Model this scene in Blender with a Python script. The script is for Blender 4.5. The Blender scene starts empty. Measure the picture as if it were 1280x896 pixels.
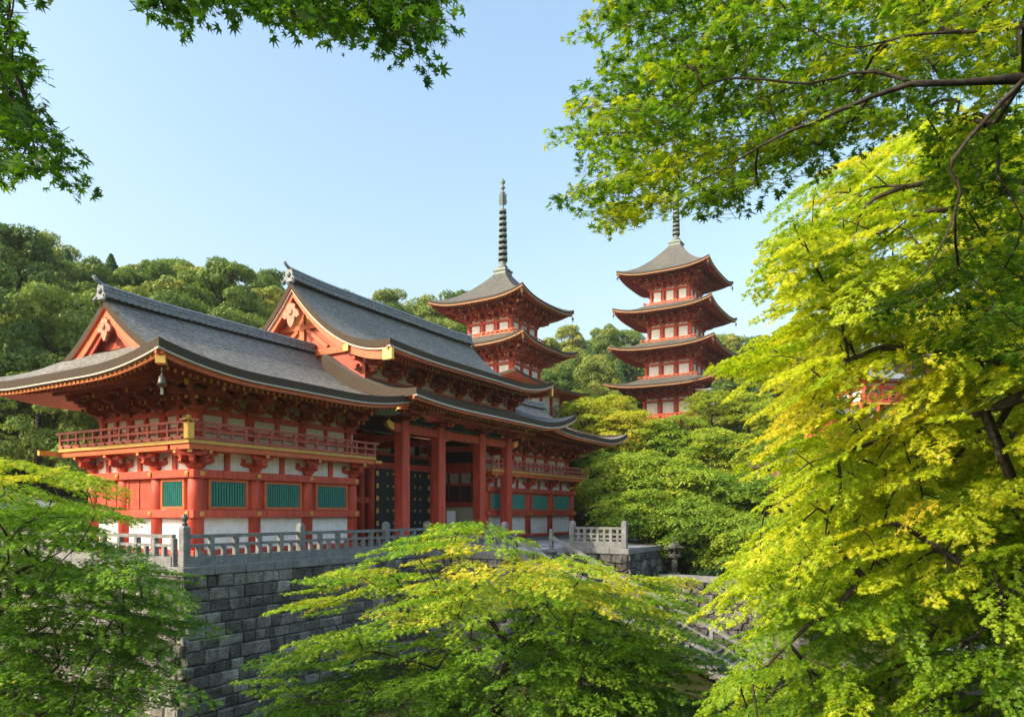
import bpy, math, random
import numpy as np
from mathutils import Vector, Matrix
R = math.radians
SC = bpy.context.scene
COL = SC.collection

# ------------------------------------------------------------------ camera, sky, sun, exposure
F = 902.0                     # focal length in photo pixels (photo 1280 x 896, level camera, horizon at y = 641)
cam_d = bpy.data.cameras.new('camera'); cam = bpy.data.objects.new('camera', cam_d); COL.objects.link(cam)
cam.location = (0, 0, 0); cam.rotation_euler = (R(90), 0, 0)
cam_d.sensor_width = 36.0; cam_d.lens = 36.0 * F / 1280.0
cam_d.shift_y = (641 - 448) / 1280.0
cam_d.clip_start = 0.1; cam_d.clip_end = 6000
SC.camera = cam
SUN_EL, SUN_AZ = R(33), math.atan2(-0.44, -0.90)      # direction TO the sun in the plan
sun_dir = Vector((math.cos(SUN_EL) * math.cos(SUN_AZ), math.cos(SUN_EL) * math.sin(SUN_AZ), math.sin(SUN_EL)))
W = bpy.data.worlds.new('World'); SC.world = W; W.use_nodes = True
wn, wl = W.node_tree.nodes, W.node_tree.links
bg = wn['Background']
sky = wn.new('ShaderNodeTexSky'); sky.sky_type = 'NISHITA'; sky.sun_disc = False
sky.sun_elevation = SUN_EL
sky.sun_rotation = math.pi / 2 - SUN_AZ
sky.air_density = 1.9; sky.dust_density = 4.5; sky.ozone_density = 3.4; sky.altitude = 0
wl.new(sky.outputs['Color'], bg.inputs['Color']); bg.inputs['Strength'].default_value = 0.15
sl = bpy.data.lights.new('sun', 'SUN'); so = bpy.data.objects.new('sun', sl); COL.objects.link(so)
sl.energy = 2.7; sl.angle = R(0.5); sl.color = (1.0, 0.84, 0.62)
so.rotation_euler = sun_dir.to_track_quat('Z', 'Y').to_euler(); so.location = (-40, -40, 60)
vs = SC.view_settings
vs.view_transform = 'Standard'; vs.look = 'None'; vs.gamma = 1.0; vs.use_curve_mapping = False
vs.exposure = 1.16
SC.render.engine = 'CYCLES'
SC.cycles.max_bounces = 8; SC.cycles.transmission_bounces = 4; SC.cycles.diffuse_bounces = 4

# ------------------------------------------------------------------ helpers
def at(px, py, Y):            # a photo pixel and a distance -> world point
    return np.array([(px - 640) / F * Y, Y, (641 - py) / F * Y])

def tag(o, label=None, cat=None, group=None, kind=None):
    if label: o['label'] = label
    if cat: o['category'] = cat
    if group: o['group'] = group
    if kind: o['kind'] = kind
    return o

def thing(name, label, cat, loc=(0, 0, 0), rz=0.0, group=None):
    o = bpy.data.objects.new(name, None); COL.objects.link(o)
    o.empty_display_size = 0.3
    o.location = loc; o.rotation_euler = (0, 0, rz)
    return tag(o, label, cat, group)

def link(name, me, parent=None, loc=None, rz=None, scale=None):
    o = bpy.data.objects.new(name, me); COL.objects.link(o)
    if parent is not None: o.parent = parent
    if loc is not None: o.location = loc
    if rz is not None: o.rotation_euler = (0, 0, rz)
    if scale is not None: o.scale = scale
    return o

def copy_tree(o, parent=None):
    c = o.copy(); COL.objects.link(c)
    if parent is not None: c.parent = parent
    for ch in list(o.children): copy_tree(ch, c)
    return c

class MB:
    """collects faces and links them as ONE mesh object"""
    def __init__(self): self.v = []; self.f = []; self.m = []; self.s = []
    def add(self, vs, fs, mat=0, smooth=False):
        b = len(self.v); self.v.extend([tuple(map(float, p)) for p in vs])
        for i, f in enumerate(fs):
            self.f.append([b + k for k in f])
            self.m.append(mat[i] if isinstance(mat, (list, tuple)) else mat); self.s.append(smooth)
        return self
    def box(self, x0, x1, y0, y1, z0, z1, mat=0):
        return self.add([(x0,y0,z0),(x1,y0,z0),(x1,y1,z0),(x0,y1,z0),(x0,y0,z1),(x1,y0,z1),(x1,y1,z1),(x0,y1,z1)],
                 [(0,3,2,1),(4,5,6,7),(0,1,5,4),(1,2,6,5),(2,3,7,6),(3,0,4,7)], mat)
    def cbox(self, x0, x1, y0, y1, z0, z1, c=0.02, mat=0):     # box with chamfered edges
        P = []
        for z, i in ((z0, c), (z0 + c, 0), (z1 - c, 0), (z1, c)):
            a0, a1, b0, b1 = x0 + i, x1 - i, y0 + i, y1 - i
            k = 0 if i else c
            P += [(a0 + k, b0, z), (a1 - k, b0, z), (a1, b0 + k, z), (a1, b1 - k, z), (a1 - k, b1, z), (a0 + k, b1, z), (a0, b1 - k, z), (a0, b0 + k, z)]
        fs = [tuple(range(7, -1, -1)), tuple(range(24, 32))]
        for r in range(3):
            for j in range(8):
                fs.append((r*8 + j, r*8 + (j+1) % 8, r*8 + 8 + (j+1) % 8, r*8 + 8 + j))
        return self.add(P, fs, mat)
    def beam(self, p, q, w, h, mat=0, endmat=None):              # box along p->q, width w (sideways), height h
        p, q = Vector(p), Vector(q); d = (q - p).normalized()
        s = d.cross(Vector((0, 0, 1)))
        s = Vector((1, 0, 0)) if s.length < 1e-4 else s.normalized()
        u = s.cross(d).normalized(); s = s * w / 2; u = u * h / 2
        vs = [p - s - u, p + s - u, p + s + u, p - s + u, q - s - u, q + s - u, q + s + u, q - s + u]
        e = mat if endmat is None else endmat
        return self.add(vs, [(3,2,1,0),(4,5,6,7),(0,1,5,4),(1,2,6,5),(2,3,7,6),(3,0,4,7)], [e, e, mat, mat, mat, mat])
    def tube(self, pts, radii, n=6, mat=0, cap=True, smooth=True):
        pts = [Vector(p) for p in pts]; vs = []; N = len(pts)
        ref = Vector((0.31, 0.22, 0.92))
        for i, p in enumerate(pts):
            d = (pts[min(i+1, N-1)] - pts[max(i-1, 0)])
            d = d.normalized() if d.length > 1e-6 else Vector((0, 0, 1))
            a = d.cross(ref)
            if a.length < 0.05: a = d.cross(Vector((1, 0, 0)))
            a.normalize(); b = d.cross(a)
            for k in range(n):
                t = 2 * math.pi * k / n
                vs.append(p + (a * math.cos(t) + b * math.sin(t)) * radii[i])
        fs = [(i*n + k, i*n + (k+1) % n, (i+1)*n + (k+1) % n, (i+1)*n + k) for i in range(N-1) for k in range(n)]
        self.add(vs, fs, mat, smooth)
        if cap:
            b = len(self.v) - N * n
            self.f.append([b + k for k in range(n-1, -1, -1)]); self.m.append(mat); self.s.append(False)
            self.f.append([b + (N-1)*n + k for k in range(n)]); self.m.append(mat); self.s.append(False)
        return self
    def lathe(self, prof, n=16, o=(0, 0, 0), mat=0, smooth=True, rot=0.0):   # prof: (r, z)
        vs = [(o[0] + r*math.cos(2*math.pi*k/n + rot), o[1] + r*math.sin(2*math.pi*k/n + rot), o[2] + z) for r, z in prof for k in range(n)]
        N = len(prof)
        fs = [(i*n + k, i*n + (k+1) % n, (i+1)*n + (k+1) % n, (i+1)*n + k) for i in range(N-1) for k in range(n)]
        self.add(vs, fs, mat, smooth)
        b = len(self.v) - N*n
        if prof[0][0] > 1e-4: self.f.append([b + k for k in range(n-1, -1, -1)]); self.m.append(mat); self.s.append(False)
        if prof[-1][0] > 1e-4: self.f.append([b + (N-1)*n + k for k in range(n)]); self.m.append(mat); self.s.append(False)
        return self
    def prism(self, poly, axis, a0, a1, mat=0, M=None):          # poly of 2-D points extruded along axis 0/1/2
        def mk(p, a):
            return {0: (a, p[0], p[1]), 1: (p[0], a, p[1]), 2: (p[0], p[1], a)}[axis]
        vs = [mk(p, a0) for p in poly] + [mk(p, a1) for p in poly]; n = len(poly)
        if M is not None: vs = [M @ Vector(p) for p in vs]
        fs = [tuple(range(n)), tuple(range(2*n-1, n-1, -1))] + [(i, i+n, (i+1) % n + n, (i+1) % n) for i in range(n)]
        return self.add(vs, fs, mat)
    def frustum(self, cx, cy, z0, z1, w0, w1, mat=0, d0=None, d1=None):
        d0 = w0 if d0 is None else d0; d1 = w1 if d1 is None else d1
        vs = [(cx + sx*w/2, cy + sy*d/2, z) for z, w, d in ((z0, w0, d0), (z1, w1, d1)) for sx, sy in ((-1,-1),(1,-1),(1,1),(-1,1))]
        return self.add(vs, [(3,2,1,0),(4,5,6,7),(0,1,5,4),(1,2,6,5),(2,3,7,6),(3,0,4,7)], mat)
    def shell(self, top, th, mats=(0, 1, 2), smooth=True):       # grid of points [i][j] with a thickness below
        I, J = len(top), len(top[0])
        T = [tuple(p) for r in top for p in r]
        Bm = [(p[0], p[1], p[2] - (th(i, j) if callable(th) else th)) for i, r in enumerate(top) for j, p in enumerate(r)]
        q = lambda i, j: i*J + j
        fs = [(q(i,j), q(i+1,j), q(i+1,j+1), q(i,j+1)) for i in range(I-1) for j in range(J-1)]
        self.add(T, fs, mats[0], smooth)
        self.add(Bm, [f[::-1] for f in fs], mats[2], smooth)
        ring = [q(i, 0) for i in range(I)] + [q(I-1, j) for j in range(1, J)] + [q(i, J-1) for i in range(I-2, -1, -1)] + [q(0, j) for j in range(J-2, 0, -1)]
        n = len(ring)
        self.add([T[k] for k in ring] + [Bm[k] for k in ring], [(i, i+n, (i+1) % n + n, (i+1) % n) for i in range(n)], mats[1], False)
        return self
    def mesh(self, name, mats):
        me = bpy.data.meshes.new(name); me.from_pydata(self.v, [], self.f)
        for m in (mats if isinstance(mats, (list, tuple)) else [mats]): me.materials.append(m)
        me.polygons.foreach_set('material_index', np.array(self.m, dtype=np.int32))
        me.polygons.foreach_set('use_smooth', np.array(self.s, dtype=bool))
        me.update(); return me
    def build(self, name, mats, parent=None, loc=None, rz=None, label=None):
        o = link(name, self.mesh(name, mats), parent, loc, rz)
        if label: o['label'] = label
        return o

# ------------------------------------------------------------------ materials (all procedural)
def _mat(name):
    m = bpy.data.materials.new(name); m.use_nodes = True
    nt = m.node_tree; return m, nt, nt.nodes['Principled BSDF']
def _noise(nt, scale, detail=6, rough=0.6, vec=None, stretch=None):
    g = nt.nodes.new('ShaderNodeNewGeometry') if vec is None else None
    v = g.outputs['Position'] if vec is None else vec
    if stretch:
        mp = nt.nodes.new('ShaderNodeMapping'); mp.inputs['Scale'].default_value = stretch
        nt.links.new(v, mp.inputs['Vector']); v = mp.outputs['Vector']
    n = nt.nodes.new('ShaderNodeTexNoise'); n.inputs['Scale'].default_value = scale
    n.inputs['Detail'].default_value = detail; n.inputs['Roughness'].default_value = rough
    nt.links.new(v, n.inputs['Vector']); return n.outputs['Fac']
def _ramp(nt, fac, stops):
    r = nt.nodes.new('ShaderNodeValToRGB'); e = r.color_ramp.elements
    while len(e) < len(stops): e.new(0.5)
    for k, (p, c) in enumerate(stops): e[k].position = p; e[k].color = (*c, 1)
    nt.links.new(fac, r.inputs['Fac']); return r.outputs['Color']
def _mix(nt, fac, a, b, mode='MIX'):
    x = nt.nodes.new('ShaderNodeMix'); x.data_type = 'RGBA'; x.blend_type = mode
    if isinstance(fac, (int, float)): x.inputs[0].default_value = fac
    else: nt.links.new(fac, x.inputs[0])
    for i, c in ((6, a), (7, b)):
        if isinstance(c, tuple): x.inputs[i].default_value = (*c, 1)
        else: nt.links.new(c, x.inputs[i])
    return x.outputs[2]
def _bump(nt, bsdf, h, strength=0.3, dist=0.02):
    b = nt.nodes.new('ShaderNodeBump'); b.inputs['Strength'].default_value = strength; b.inputs['Distance'].default_value = dist
    nt.links.new(h, b.inputs['Height']); nt.links.new(b.outputs['Normal'], bsdf.inputs['Normal'])
def plain(name, c, rough=0.6, var=0.25, scale=3.0, metal=0.0, bump=0.15, stretch=None, spec=0.4, fine=None):
    m, nt, b = _mat(name)
    f = _noise(nt, scale, 8, 0.65, stretch=stretch)
    lo = tuple(x * (1 - var) for x in c); hi = tuple(min(1, x * (1 + var)) for x in c)
    col = _ramp(nt, f, [(0.3, lo), (0.7, hi)])
    if fine:
        col = _mix(nt, _ramp(nt, _noise(nt, fine[0], 4, 0.7), [(0.45, (0,0,0)), (0.75, (1,1,1))]), col, fine[1])
    nt.links.new(col, b.inputs['Base Color'])
    b.inputs['Roughness'].default_value = rough; b.inputs['Metallic'].default_value = metal
    b.inputs['Specular IOR Level'].default_value = spec
    if bump: _bump(nt, b, _noise(nt, scale * 8, 4, 0.6), bump, 0.02)
    return m
M = {}
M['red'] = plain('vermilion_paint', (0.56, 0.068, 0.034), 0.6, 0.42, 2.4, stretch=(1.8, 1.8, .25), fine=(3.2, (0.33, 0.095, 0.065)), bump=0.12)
M['redorange'] = plain('orange_vermilion_paint', (0.58, 0.125, 0.042), 0.5, 0.2, 2.0, bump=0.1)  # own orange tone of frames, fascias, bargeboards and roof undersides
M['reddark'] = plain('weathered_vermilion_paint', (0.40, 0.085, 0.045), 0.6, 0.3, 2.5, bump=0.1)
M['pink'] = plain('faded_vermilion_paint', (0.42, 0.11, 0.085), 0.6, 0.25, 2.0)
M['white'] = plain('lime_plaster', (0.81, 0.80, 0.78), 0.8, 0.09, 2.0, spec=0.2, stretch=(2.5, 2.5, .3), fine=(2.2, (0.66, 0.63, 0.58)))
M['cream'] = plain('aged_plaster', (0.62, 0.57, 0.46), 0.8, 0.12, 1.5, spec=0.2)
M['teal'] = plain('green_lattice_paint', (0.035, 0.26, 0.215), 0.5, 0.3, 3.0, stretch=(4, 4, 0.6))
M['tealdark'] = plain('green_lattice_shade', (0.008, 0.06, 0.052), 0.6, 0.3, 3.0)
M['ochre'] = plain('ochre_paint', (0.62, 0.34, 0.085), 0.5, 0.2, 2.5)
M['ochretrim'] = plain('ochre_eave_board', (0.42, 0.2, 0.09), 0.6, 0.2, 2.5)
M['gold'] = plain('gilt_metal', (0.72, 0.44, 0.12), 0.42, 0.15, 6.0, metal=0.7)
M['door'] = plain('black_lacquer', (0.018, 0.026, 0.03), 0.45, 0.3, 2.0)
M['dark'] = plain('dark_timber', (0.045, 0.028, 0.022), 0.7, 0.3, 2.0)
M['timber'] = plain('brown_timber', (0.16, 0.085, 0.05), 0.7, 0.3, 2.0, stretch=(1, 1, 0.2))
M['carve'] = plain('green_painted_carving', (0.03, 0.10, 0.075), 0.6, 0.6, 6.0)
M['carvered'] = plain('painted_carving', (0.45, 0.20, 0.13), 0.6, 0.7, 9.0)
M['edge'] = plain('cut_bark_edge', (0.075, 0.058, 0.044), 0.9, 0.35, 5.0, stretch=(1, 1, 14), bump=0.4, spec=0.1)
M['lime'] = plain('white_trim', (0.5, 0.46, 0.4), 0.7, 0.1, 2.0)
M['tile'] = plain('grey_roof_tile', (0.20, 0.22, 0.235), 0.5, 0.35, 4.0, bump=0.2)
M['patina'] = plain('green_bronze', (0.15, 0.185, 0.17), 0.55, 0.4, 5.0, metal=0.25)
M['bronze'] = plain('dark_bronze', (0.10, 0.105, 0.09), 0.5, 0.4, 5.0, metal=0.4)
M['stone'] = plain('grey_granite', (0.215, 0.22, 0.22), 0.85, 0.35, 2.2, bump=0.35, spec=0.2, fine=(14, (0.13, 0.135, 0.13)))
M['stonedark'] = plain('weathered_granite', (0.11, 0.11, 0.105), 0.9, 0.5, 1.6, bump=0.4, spec=0.15, fine=(9, (0.07, 0.08, 0.06)))
M['bark'] = plain('tree_bark', (0.042, 0.031, 0.024), 0.9, 0.5, 5.0, stretch=(1, 1, 0.3), bump=0.6, spec=0.1, fine=(7, (0.085, 0.085, 0.07)))
M['gravel'] = plain('terrace_gravel', (0.5, 0.48, 0.45), 0.95, 0.2, 6.0, bump=0.4, spec=0.1)
M['notice'] = plain('white_board', (0.78, 0.78, 0.77), 0.6, 0.03, 2.0)

def bark_roof(name='cypress_bark_thatch', k=1.0):
    m, nt, b = _mat(name)
    big = _noise(nt, 0.35, 6, 0.6); fine = _noise(nt, 4.0, 9, 0.78)
    tc = nt.nodes.new('ShaderNodeTexCoord')
    st = _noise(nt, 3.0, 6, 0.7, vec=tc.outputs['Object'], stretch=(0.5, 5.0, 5.0))
    c1 = _ramp(nt, st, [(0.3, (0.11, 0.112, 0.108)), (0.72, (0.35, 0.34, 0.315))])
    c2 = _ramp(nt, big, [(0.35, (0.15, 0.16, 0.165)), (0.7, (0.29, 0.275, 0.235))])
    c = _mix(nt, 0.45, c1, c2)
    moss = _ramp(nt, _noise(nt, 0.9, 8, 0.7), [(0.53, (0, 0, 0)), (0.72, (0.7, 0.7, 0.7))])
    c = _mix(nt, moss, c, (0.15, 0.155, 0.09))
    sp = _ramp(nt, fine, [(0.36, (0.42, 0.42, 0.42)), (0.64, (1.3, 1.3, 1.28))])
    c = _mix(nt, 1.0, c, sp, 'MULTIPLY')
    wv = nt.nodes.new('ShaderNodeTexWave'); wv.wave_type = 'BANDS'; wv.bands_direction = 'Z'; wv.inputs['Scale'].default_value = 1.9
    wv.inputs['Distortion'].default_value = 2.0; wv.inputs['Detail'].default_value = 4; wv.inputs['Detail Scale'].default_value = 2.2; nt.links.new(tc.outputs['Object'], wv.inputs['Vector'])
    c = _mix(nt, 1.0, c, _ramp(nt, wv.outputs['Fac'], [(0.12, (0.55*k, 0.55*k, 0.55*k)), (0.5, (1.06*k, 1.05*k, 1.03*k))]), 'MULTIPLY')
    nt.links.new(c, b.inputs['Base Color']); b.inputs['Roughness'].default_value = 0.78; b.inputs['Specular IOR Level'].default_value = 0.35
    _bump(nt, b, _mix(nt, 0.5, _noise(nt, 14, 5, 0.7, vec=tc.outputs['Object'], stretch=(0.4, 3, 3)), fine), 0.55, 0.05)
    return m
M['thatch'] = bark_roof(); M['thatch_old'] = bark_roof('old_bark_thatch', 0.62)

def rock(name, base, moss, dark):
    m, nt, b = _mat(name)
    at_ = nt.nodes.new('ShaderNodeAttribute'); at_.attribute_name = 'tint'
    c = _ramp(nt, at_.outputs['Fac'], [(0.0, tuple(x * 0.5 for x in base)), (0.55, base), (1.0, tuple(x * 1.7 for x in base))])
    f = _ramp(nt, _noise(nt, 2.3, 9, 0.72), [(0.35, (0.5, 0.5, 0.5)), (0.68, (1.25, 1.25, 1.25))])
    c = _mix(nt, 1.0, c, f, 'MULTIPLY')
    c = _mix(nt, _ramp(nt, _noise(nt, 0.55, 7, 0.7), [(0.5, (0, 0, 0)), (0.7, (0.75, 0.75, 0.75))]), c, dark)
    c = _mix(nt, _ramp(nt, _noise(nt, 1.1, 7, 0.75, stretch=(1, 1, 0.5)), [(0.56, (0, 0, 0)), (0.72, (0.7, 0.7, 0.7))]), c, moss)
    c = _mix(nt, _ramp(nt, _noise(nt, 3.4, 5, 0.6), [(0.60, (0, 0, 0)), (0.68, (0.6, 0.6, 0.6))]), c, (0.30, 0.30, 0.27))
    c = _mix(nt, 1.0, c, _ramp(nt, _noise(nt, 12, 6, 0.75), [(0.35, (0.55, 0.55, 0.55)), (0.65, (1.25, 1.25, 1.25))]), 'MULTIPLY')
    nt.links.new(c, b.inputs['Base Color']); b.inputs['Roughness'].default_value = 0.95; b.inputs['Specular IOR Level'].default_value = 0.12
    _bump(nt, b, _noise(nt, 7, 8, 0.7), 0.7, 0.06)
    return m
M['ashlar'] = rock('mossy_ashlar', (0.25, 0.24, 0.215), (0.11, 0.12, 0.06), (0.045, 0.045, 0.042))
M['rubble'] = rock('rubble_stone', (0.15, 0.145, 0.135), (0.06, 0.075, 0.03), (0.05, 0.05, 0.045))

def earth():
    m, nt, b = _mat('mossy_earth')
    c = _ramp(nt, _noise(nt, 0.5, 9, 0.7), [(0.3, (0.028, 0.03, 0.014)), (0.55, (0.045, 0.055, 0.018)), (0.75, (0.075, 0.06, 0.035))])
    nt.links.new(c, b.inputs['Base Color']); b.inputs['Roughness'].default_value = 1.0; b.inputs['Specular IOR Level'].default_value = 0.05
    _bump(nt, b, _noise(nt, 4, 8, 0.7), 0.8, 0.2); return m
M['earth'] = earth()

def leaf(name, stops, trans=0.35, gloss=0.02, objvar=0.0):
    m = bpy.data.materials.new(name); m.use_nodes = True; nt = m.node_tree
    for n in list(nt.nodes):
        if n.type != 'OUTPUT_MATERIAL': nt.nodes.remove(n)
    out = [n for n in nt.nodes if n.type == 'OUTPUT_MATERIAL'][0]
    a = nt.nodes.new('ShaderNodeAttribute'); a.attribute_name = 'tint'
    fac = a.outputs['Fac']
    if objvar:
        oi = nt.nodes.new('ShaderNodeObjectInfo')
        ma = nt.nodes.new('ShaderNodeMath'); ma.operation = 'MULTIPLY_ADD'
        nt.links.new(oi.outputs['Random'], ma.inputs[0]); ma.inputs[1].default_value = objvar; nt.links.new(fac, ma.inputs[2])
        mb = nt.nodes.new('ShaderNodeMath'); mb.operation = 'SUBTRACT'; nt.links.new(ma.outputs[0], mb.inputs[0]); mb.inputs[1].default_value = objvar / 2
        fac = mb.outputs[0]
    c = _ramp(nt, fac, stops)
    d = nt.nodes.new('ShaderNodeBsdfDiffuse'); t = nt.nodes.new('ShaderNodeBsdfTranslucent'); g = nt.nodes.new('ShaderNodeBsdfGlossy')
    g.inputs['Roughness'].default_value = 0.45; g.inputs['Color'].default_value = (0.9, 0.95, 0.9, 1)
    nt.links.new(c, d.inputs['Color'])
    tcol = _mix(nt, 1.0, c, (1.25, 1.3, 0.5), 'MULTIPLY'); nt.links.new(tcol, t.inputs['Color'])
    m1 = nt.nodes.new('ShaderNodeMixShader'); m1.inputs[0].default_value = trans
    nt.links.new(d.outputs[0], m1.inputs[1]); nt.links.new(t.outputs[0], m1.inputs[2])
    m2 = nt.nodes.new('ShaderNodeMixShader'); m2.inputs[0].default_value = gloss
    nt.links.new(m1.outputs[0], m2.inputs[1]); nt.links.new(g.outputs[0], m2.inputs[2])
    nt.links.new(m2.outputs[0], out.inputs['Surface']); return m
def sc_(st, k): return [(p, tuple(min(.62, x * k) for x in c)) for p, c in st]
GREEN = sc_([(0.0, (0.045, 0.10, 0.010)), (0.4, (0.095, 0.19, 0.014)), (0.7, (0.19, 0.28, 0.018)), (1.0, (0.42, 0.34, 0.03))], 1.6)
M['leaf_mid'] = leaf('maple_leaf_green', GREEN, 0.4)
M['leaf_yel'] = leaf('maple_leaf_sunlit_yellow_green', [(0.0, (0.16, 0.30, 0.016)), (0.35, (0.34, 0.46, 0.018)), (0.7, (0.54, 0.57, 0.022)), (1.0, (0.62, 0.52, 0.04))], 0.52)  # yellow green with sunlight built into the colour, for the right maple
M['leaf_deep'] = leaf('maple_leaf_shaded_deep_green', [(0.0, (0.028, 0.08, 0.012)), (0.4, (0.075, 0.175, 0.016)), (0.75, (0.19, 0.31, 0.02)), (1.0, (0.40, 0.44, 0.025))], 0.58)  # green deepened to stand for shade on the overhanging boughs
M['leaf_slope'] = leaf('maple_leaf_slope', [(0.0, (0.12, 0.23, 0.03)), (0.4, (0.24, 0.37, 0.04)), (0.75, (0.40, 0.48, 0.045)), (1.0, (0.56, 0.5, 0.05))], 0.4, objvar=0.45)
M['leaf_upper'] = leaf('maple_leaf_sunlit_upper_slope', [(0.0, (0.20, 0.30, 0.03)), (0.4, (0.36, 0.43, 0.04)), (0.75, (0.52, 0.52, 0.045)), (1.0, (0.6, 0.46, 0.05))], 0.4, objvar=0.5)  # yellower than the slope leaves: sunlight on the upper maples put into colour
M['leaf_oak'] = leaf('broadleaf_green', [(0.0, (0.075, 0.15, 0.034)), (0.45, (0.175, 0.26, 0.052)), (0.8, (0.32, 0.36, 0.075)), (1.0, (0.48, 0.43, 0.09))], 0.3, objvar=0.85)
M['leaf_cedar'] = leaf('cedar_green', [(0.0, (0.03, 0.09, 0.03)), (0.6, (0.065, 0.15, 0.04)), (1.0, (0.10, 0.16, 0.045))], 0.2, objvar=0.3)
M['leaf_shrub'] = leaf('shrub_green', [(0.0, (0.015, 0.05, 0.014)), (0.6, (0.035, 0.085, 0.02)), (1.0, (0.07, 0.12, 0.025))], 0.25)
# ------------------------------------------------------------------ site axes: u along the gate's long front, v towards its back
UA = math.atan2(0.860, 0.510)
u = np.array([0.510, 0.860, 0.0]); v = np.array([-0.860, 0.510, 0.0]); nrm = -v
C0 = np.array([-14.9, 34.0, -2.2])                     # front left corner column of the gate, on the terrace
def site(x, y, z=0.0): return C0 + u * x + v * y + np.array([0, 0, z])

# ------------------------------------------------------------------ shared small shapes
def arm(mb, L, w, h, ang, cx, cy, z, mat=0):            # boat-shaped bracket arm
    poly = [(-L, h), (-L, h*0.5), (-L*0.82, h*0.16), (-L*0.55, 0), (L*0.55, 0), (L*0.82, h*0.16), (L, h*0.5), (L, h)]
    Mx = Matrix.Translation((cx, cy, z)) @ Matrix.Rotation(ang, 4, 'Z')
    mb.prism(poly, 1, -w/2, w/2, mat, Mx)
def dou(mb, cx, cy, z, w=0.26, h=0.17, mat=0):          # bearing block
    mb.frustum(cx, cy, z, z + h*0.45, w*0.72, w, mat); mb.box(cx-w/2, cx+w/2, cy-w/2, cy+w/2, z+h*0.45, z+h, mat)
def bracket_small():
    b = MB(); b.frustum(0, 0, 0, 0.14, 0.42, 0.62); b.box(-.31, .31, -.31, .31, .14, .27)
    arm(b, .82, .2, .24, 0, 0, 0, .22); arm(b, .85, .2, .24, math.pi/2, 0, 0, .224)
    for x in (-.66, 0, .66): dou(b, x, 0, .46)
    dou(b, 0, -.7, .464); arm(b, .66, .19, .2, 0, 0, -.7, .60)
    for x in (-.52, 0, .52): dou(b, x, -.7, .8, .22, .13)
    b.beam((0, .2, .80), (0, -1.12, .80), .19, .2, 0, 1)
    return b.mesh('bracket', [M['red'], M['ochre']])
def bracket_large():
    b = MB(); b.frustum(0, 0, 0, 0.16, 0.46, 0.68); b.box(-.34, .34, -.34, .34, .16, .3)
    arm(b, .95, .22, .26, 0, 0, 0, .26); arm(b, .95, .22, .26, math.pi/2, 0, 0, .264)
    for x in (-.78, 0, .78): dou(b, x, 0, .52, .3, .18)
    dou(b, 0, -.8, .524, .3, .18); arm(b, .95, .21, .24, 0, 0, -.8, .69); arm(b, 1.55, .21, .24, math.pi/2, 0, 0, .694)
    for x in (-.78, 0, .78): dou(b, x, -.8, .93, .28, .16)
    dou(b, 0, -1.45, .934, .28, .16); arm(b, .95, .2, .22, 0, 0, -1.45, 1.09)
    for x in (-.75, 0, .75): dou(b, x, -1.45, 1.31, .25, .14)
    b.beam((0, .4, 1.42), (0, -1.95, .98), .2, .24, 0, 1)
    b.beam((-.22, -.5, .62), (-.22, -1.15, .5), .13, .13, 0, 1); b.beam((.22, -.5, .62), (.22, -1.15, .5), .13, .13, 0, 1)
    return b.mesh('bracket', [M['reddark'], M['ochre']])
BR_S, BR_L = bracket_small(), bracket_large()
def column_mesh(r, h):
    b = MB(); b.lathe([(r*1.35, 0), (r*1.35, .12), (r*1.12, .2)], 18, mat=1); b.lathe([(r, .2), (r, h*.7), (r*.93, h)], 18)
    return b.mesh('column', [M['red'], M['stone']])

# ------------------------------------------------------------------ THE GATE
gate = thing('temple_gate', 'long vermilion temple gate with grey bark roofs, balcony and teal lattice windows', 'temple gate',
             tuple(C0), UA)
G = gate
EZ = 8.42                                                # top of the left wing's eave
LWX, RWX, RWY = (0, 3.3, 6.85, 10.4), (25.0, 28.1, 31.6, 35.6, 40.0), (0, 2.85, 5.6, 8.3)
COL_M = column_mesh(.36, 4.0)
# plinth
b = MB(); b.cbox(-1.0, 41.2, -1.7, 9.3, -.12, .18, .04); b.build('plinth', M['stone'], G)
for x in LWX + RWX: link('column', COL_M, G, (x, 0, .18))
for y in RWY[1:]: link('column', COL_M, G, (0, y, .18))
link('column', COL_M, G, (40.0, 8.3, .18)); link('column', COL_M, G, (25.0, 4.0, .18)); link('column', COL_M, G, (10.4, 4.0, .18))
# lower storey walls: each side one plaster wall
def wall(x0, x1, y0, y1, z0, z1, mat='white', name='wall'):
    return MB().box(x0, x1, y0, y1, z0, z1).build(name, M[mat], G)
wall(.1, 10.3, -.06, .06, .18, 5.35); wall(-.06, .06, .12, 8.2, .18, 5.35); wall(25.1, 39.9, -.06, .06, .18, 5.35); wall(39.94, 40.06, .12, 8.2, .18, 5.35)
wall(.1, 39.9, 8.24, 8.36, .18, 5.35, 'cream')
# red plank wall in the middle of the left end
MB().box(-.16, -.062, 3.15, 8.0, 2.4, 3.86).build('plank_wall', M['red'], G)
for y in (4.2, 5.1, 6.2, 7.1): MB().box(-.2, -.163, y - .05, y + .05, 2.4, 3.86).build('batten', M['reddark'], G)
# horizontal beams clasping the columns
def hbeam(x0, x1, y0, y1, z0, z1, mat='red', name='beam'): return MB().cbox(x0, x1, y0, y1, z0, z1, .025).build(name, M[mat], G)
for z0, z1, e in ((1.97, 2.36, .46), (3.86, 4.25, .44), (.2, .46, .42)):
    hbeam(-e, 10.4 + e*.6, -e, -.1, z0, z1); hbeam(-e, -.1, -.097, 8.3 + e, z0 + .002, z1 - .002)
    hbeam(25.0 - e*.6, 40.0 + e, -e, -.1, z0, z1); hbeam(40.1, 40.0 + e, -.097, 8.3 + e, z0, z1)
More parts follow.
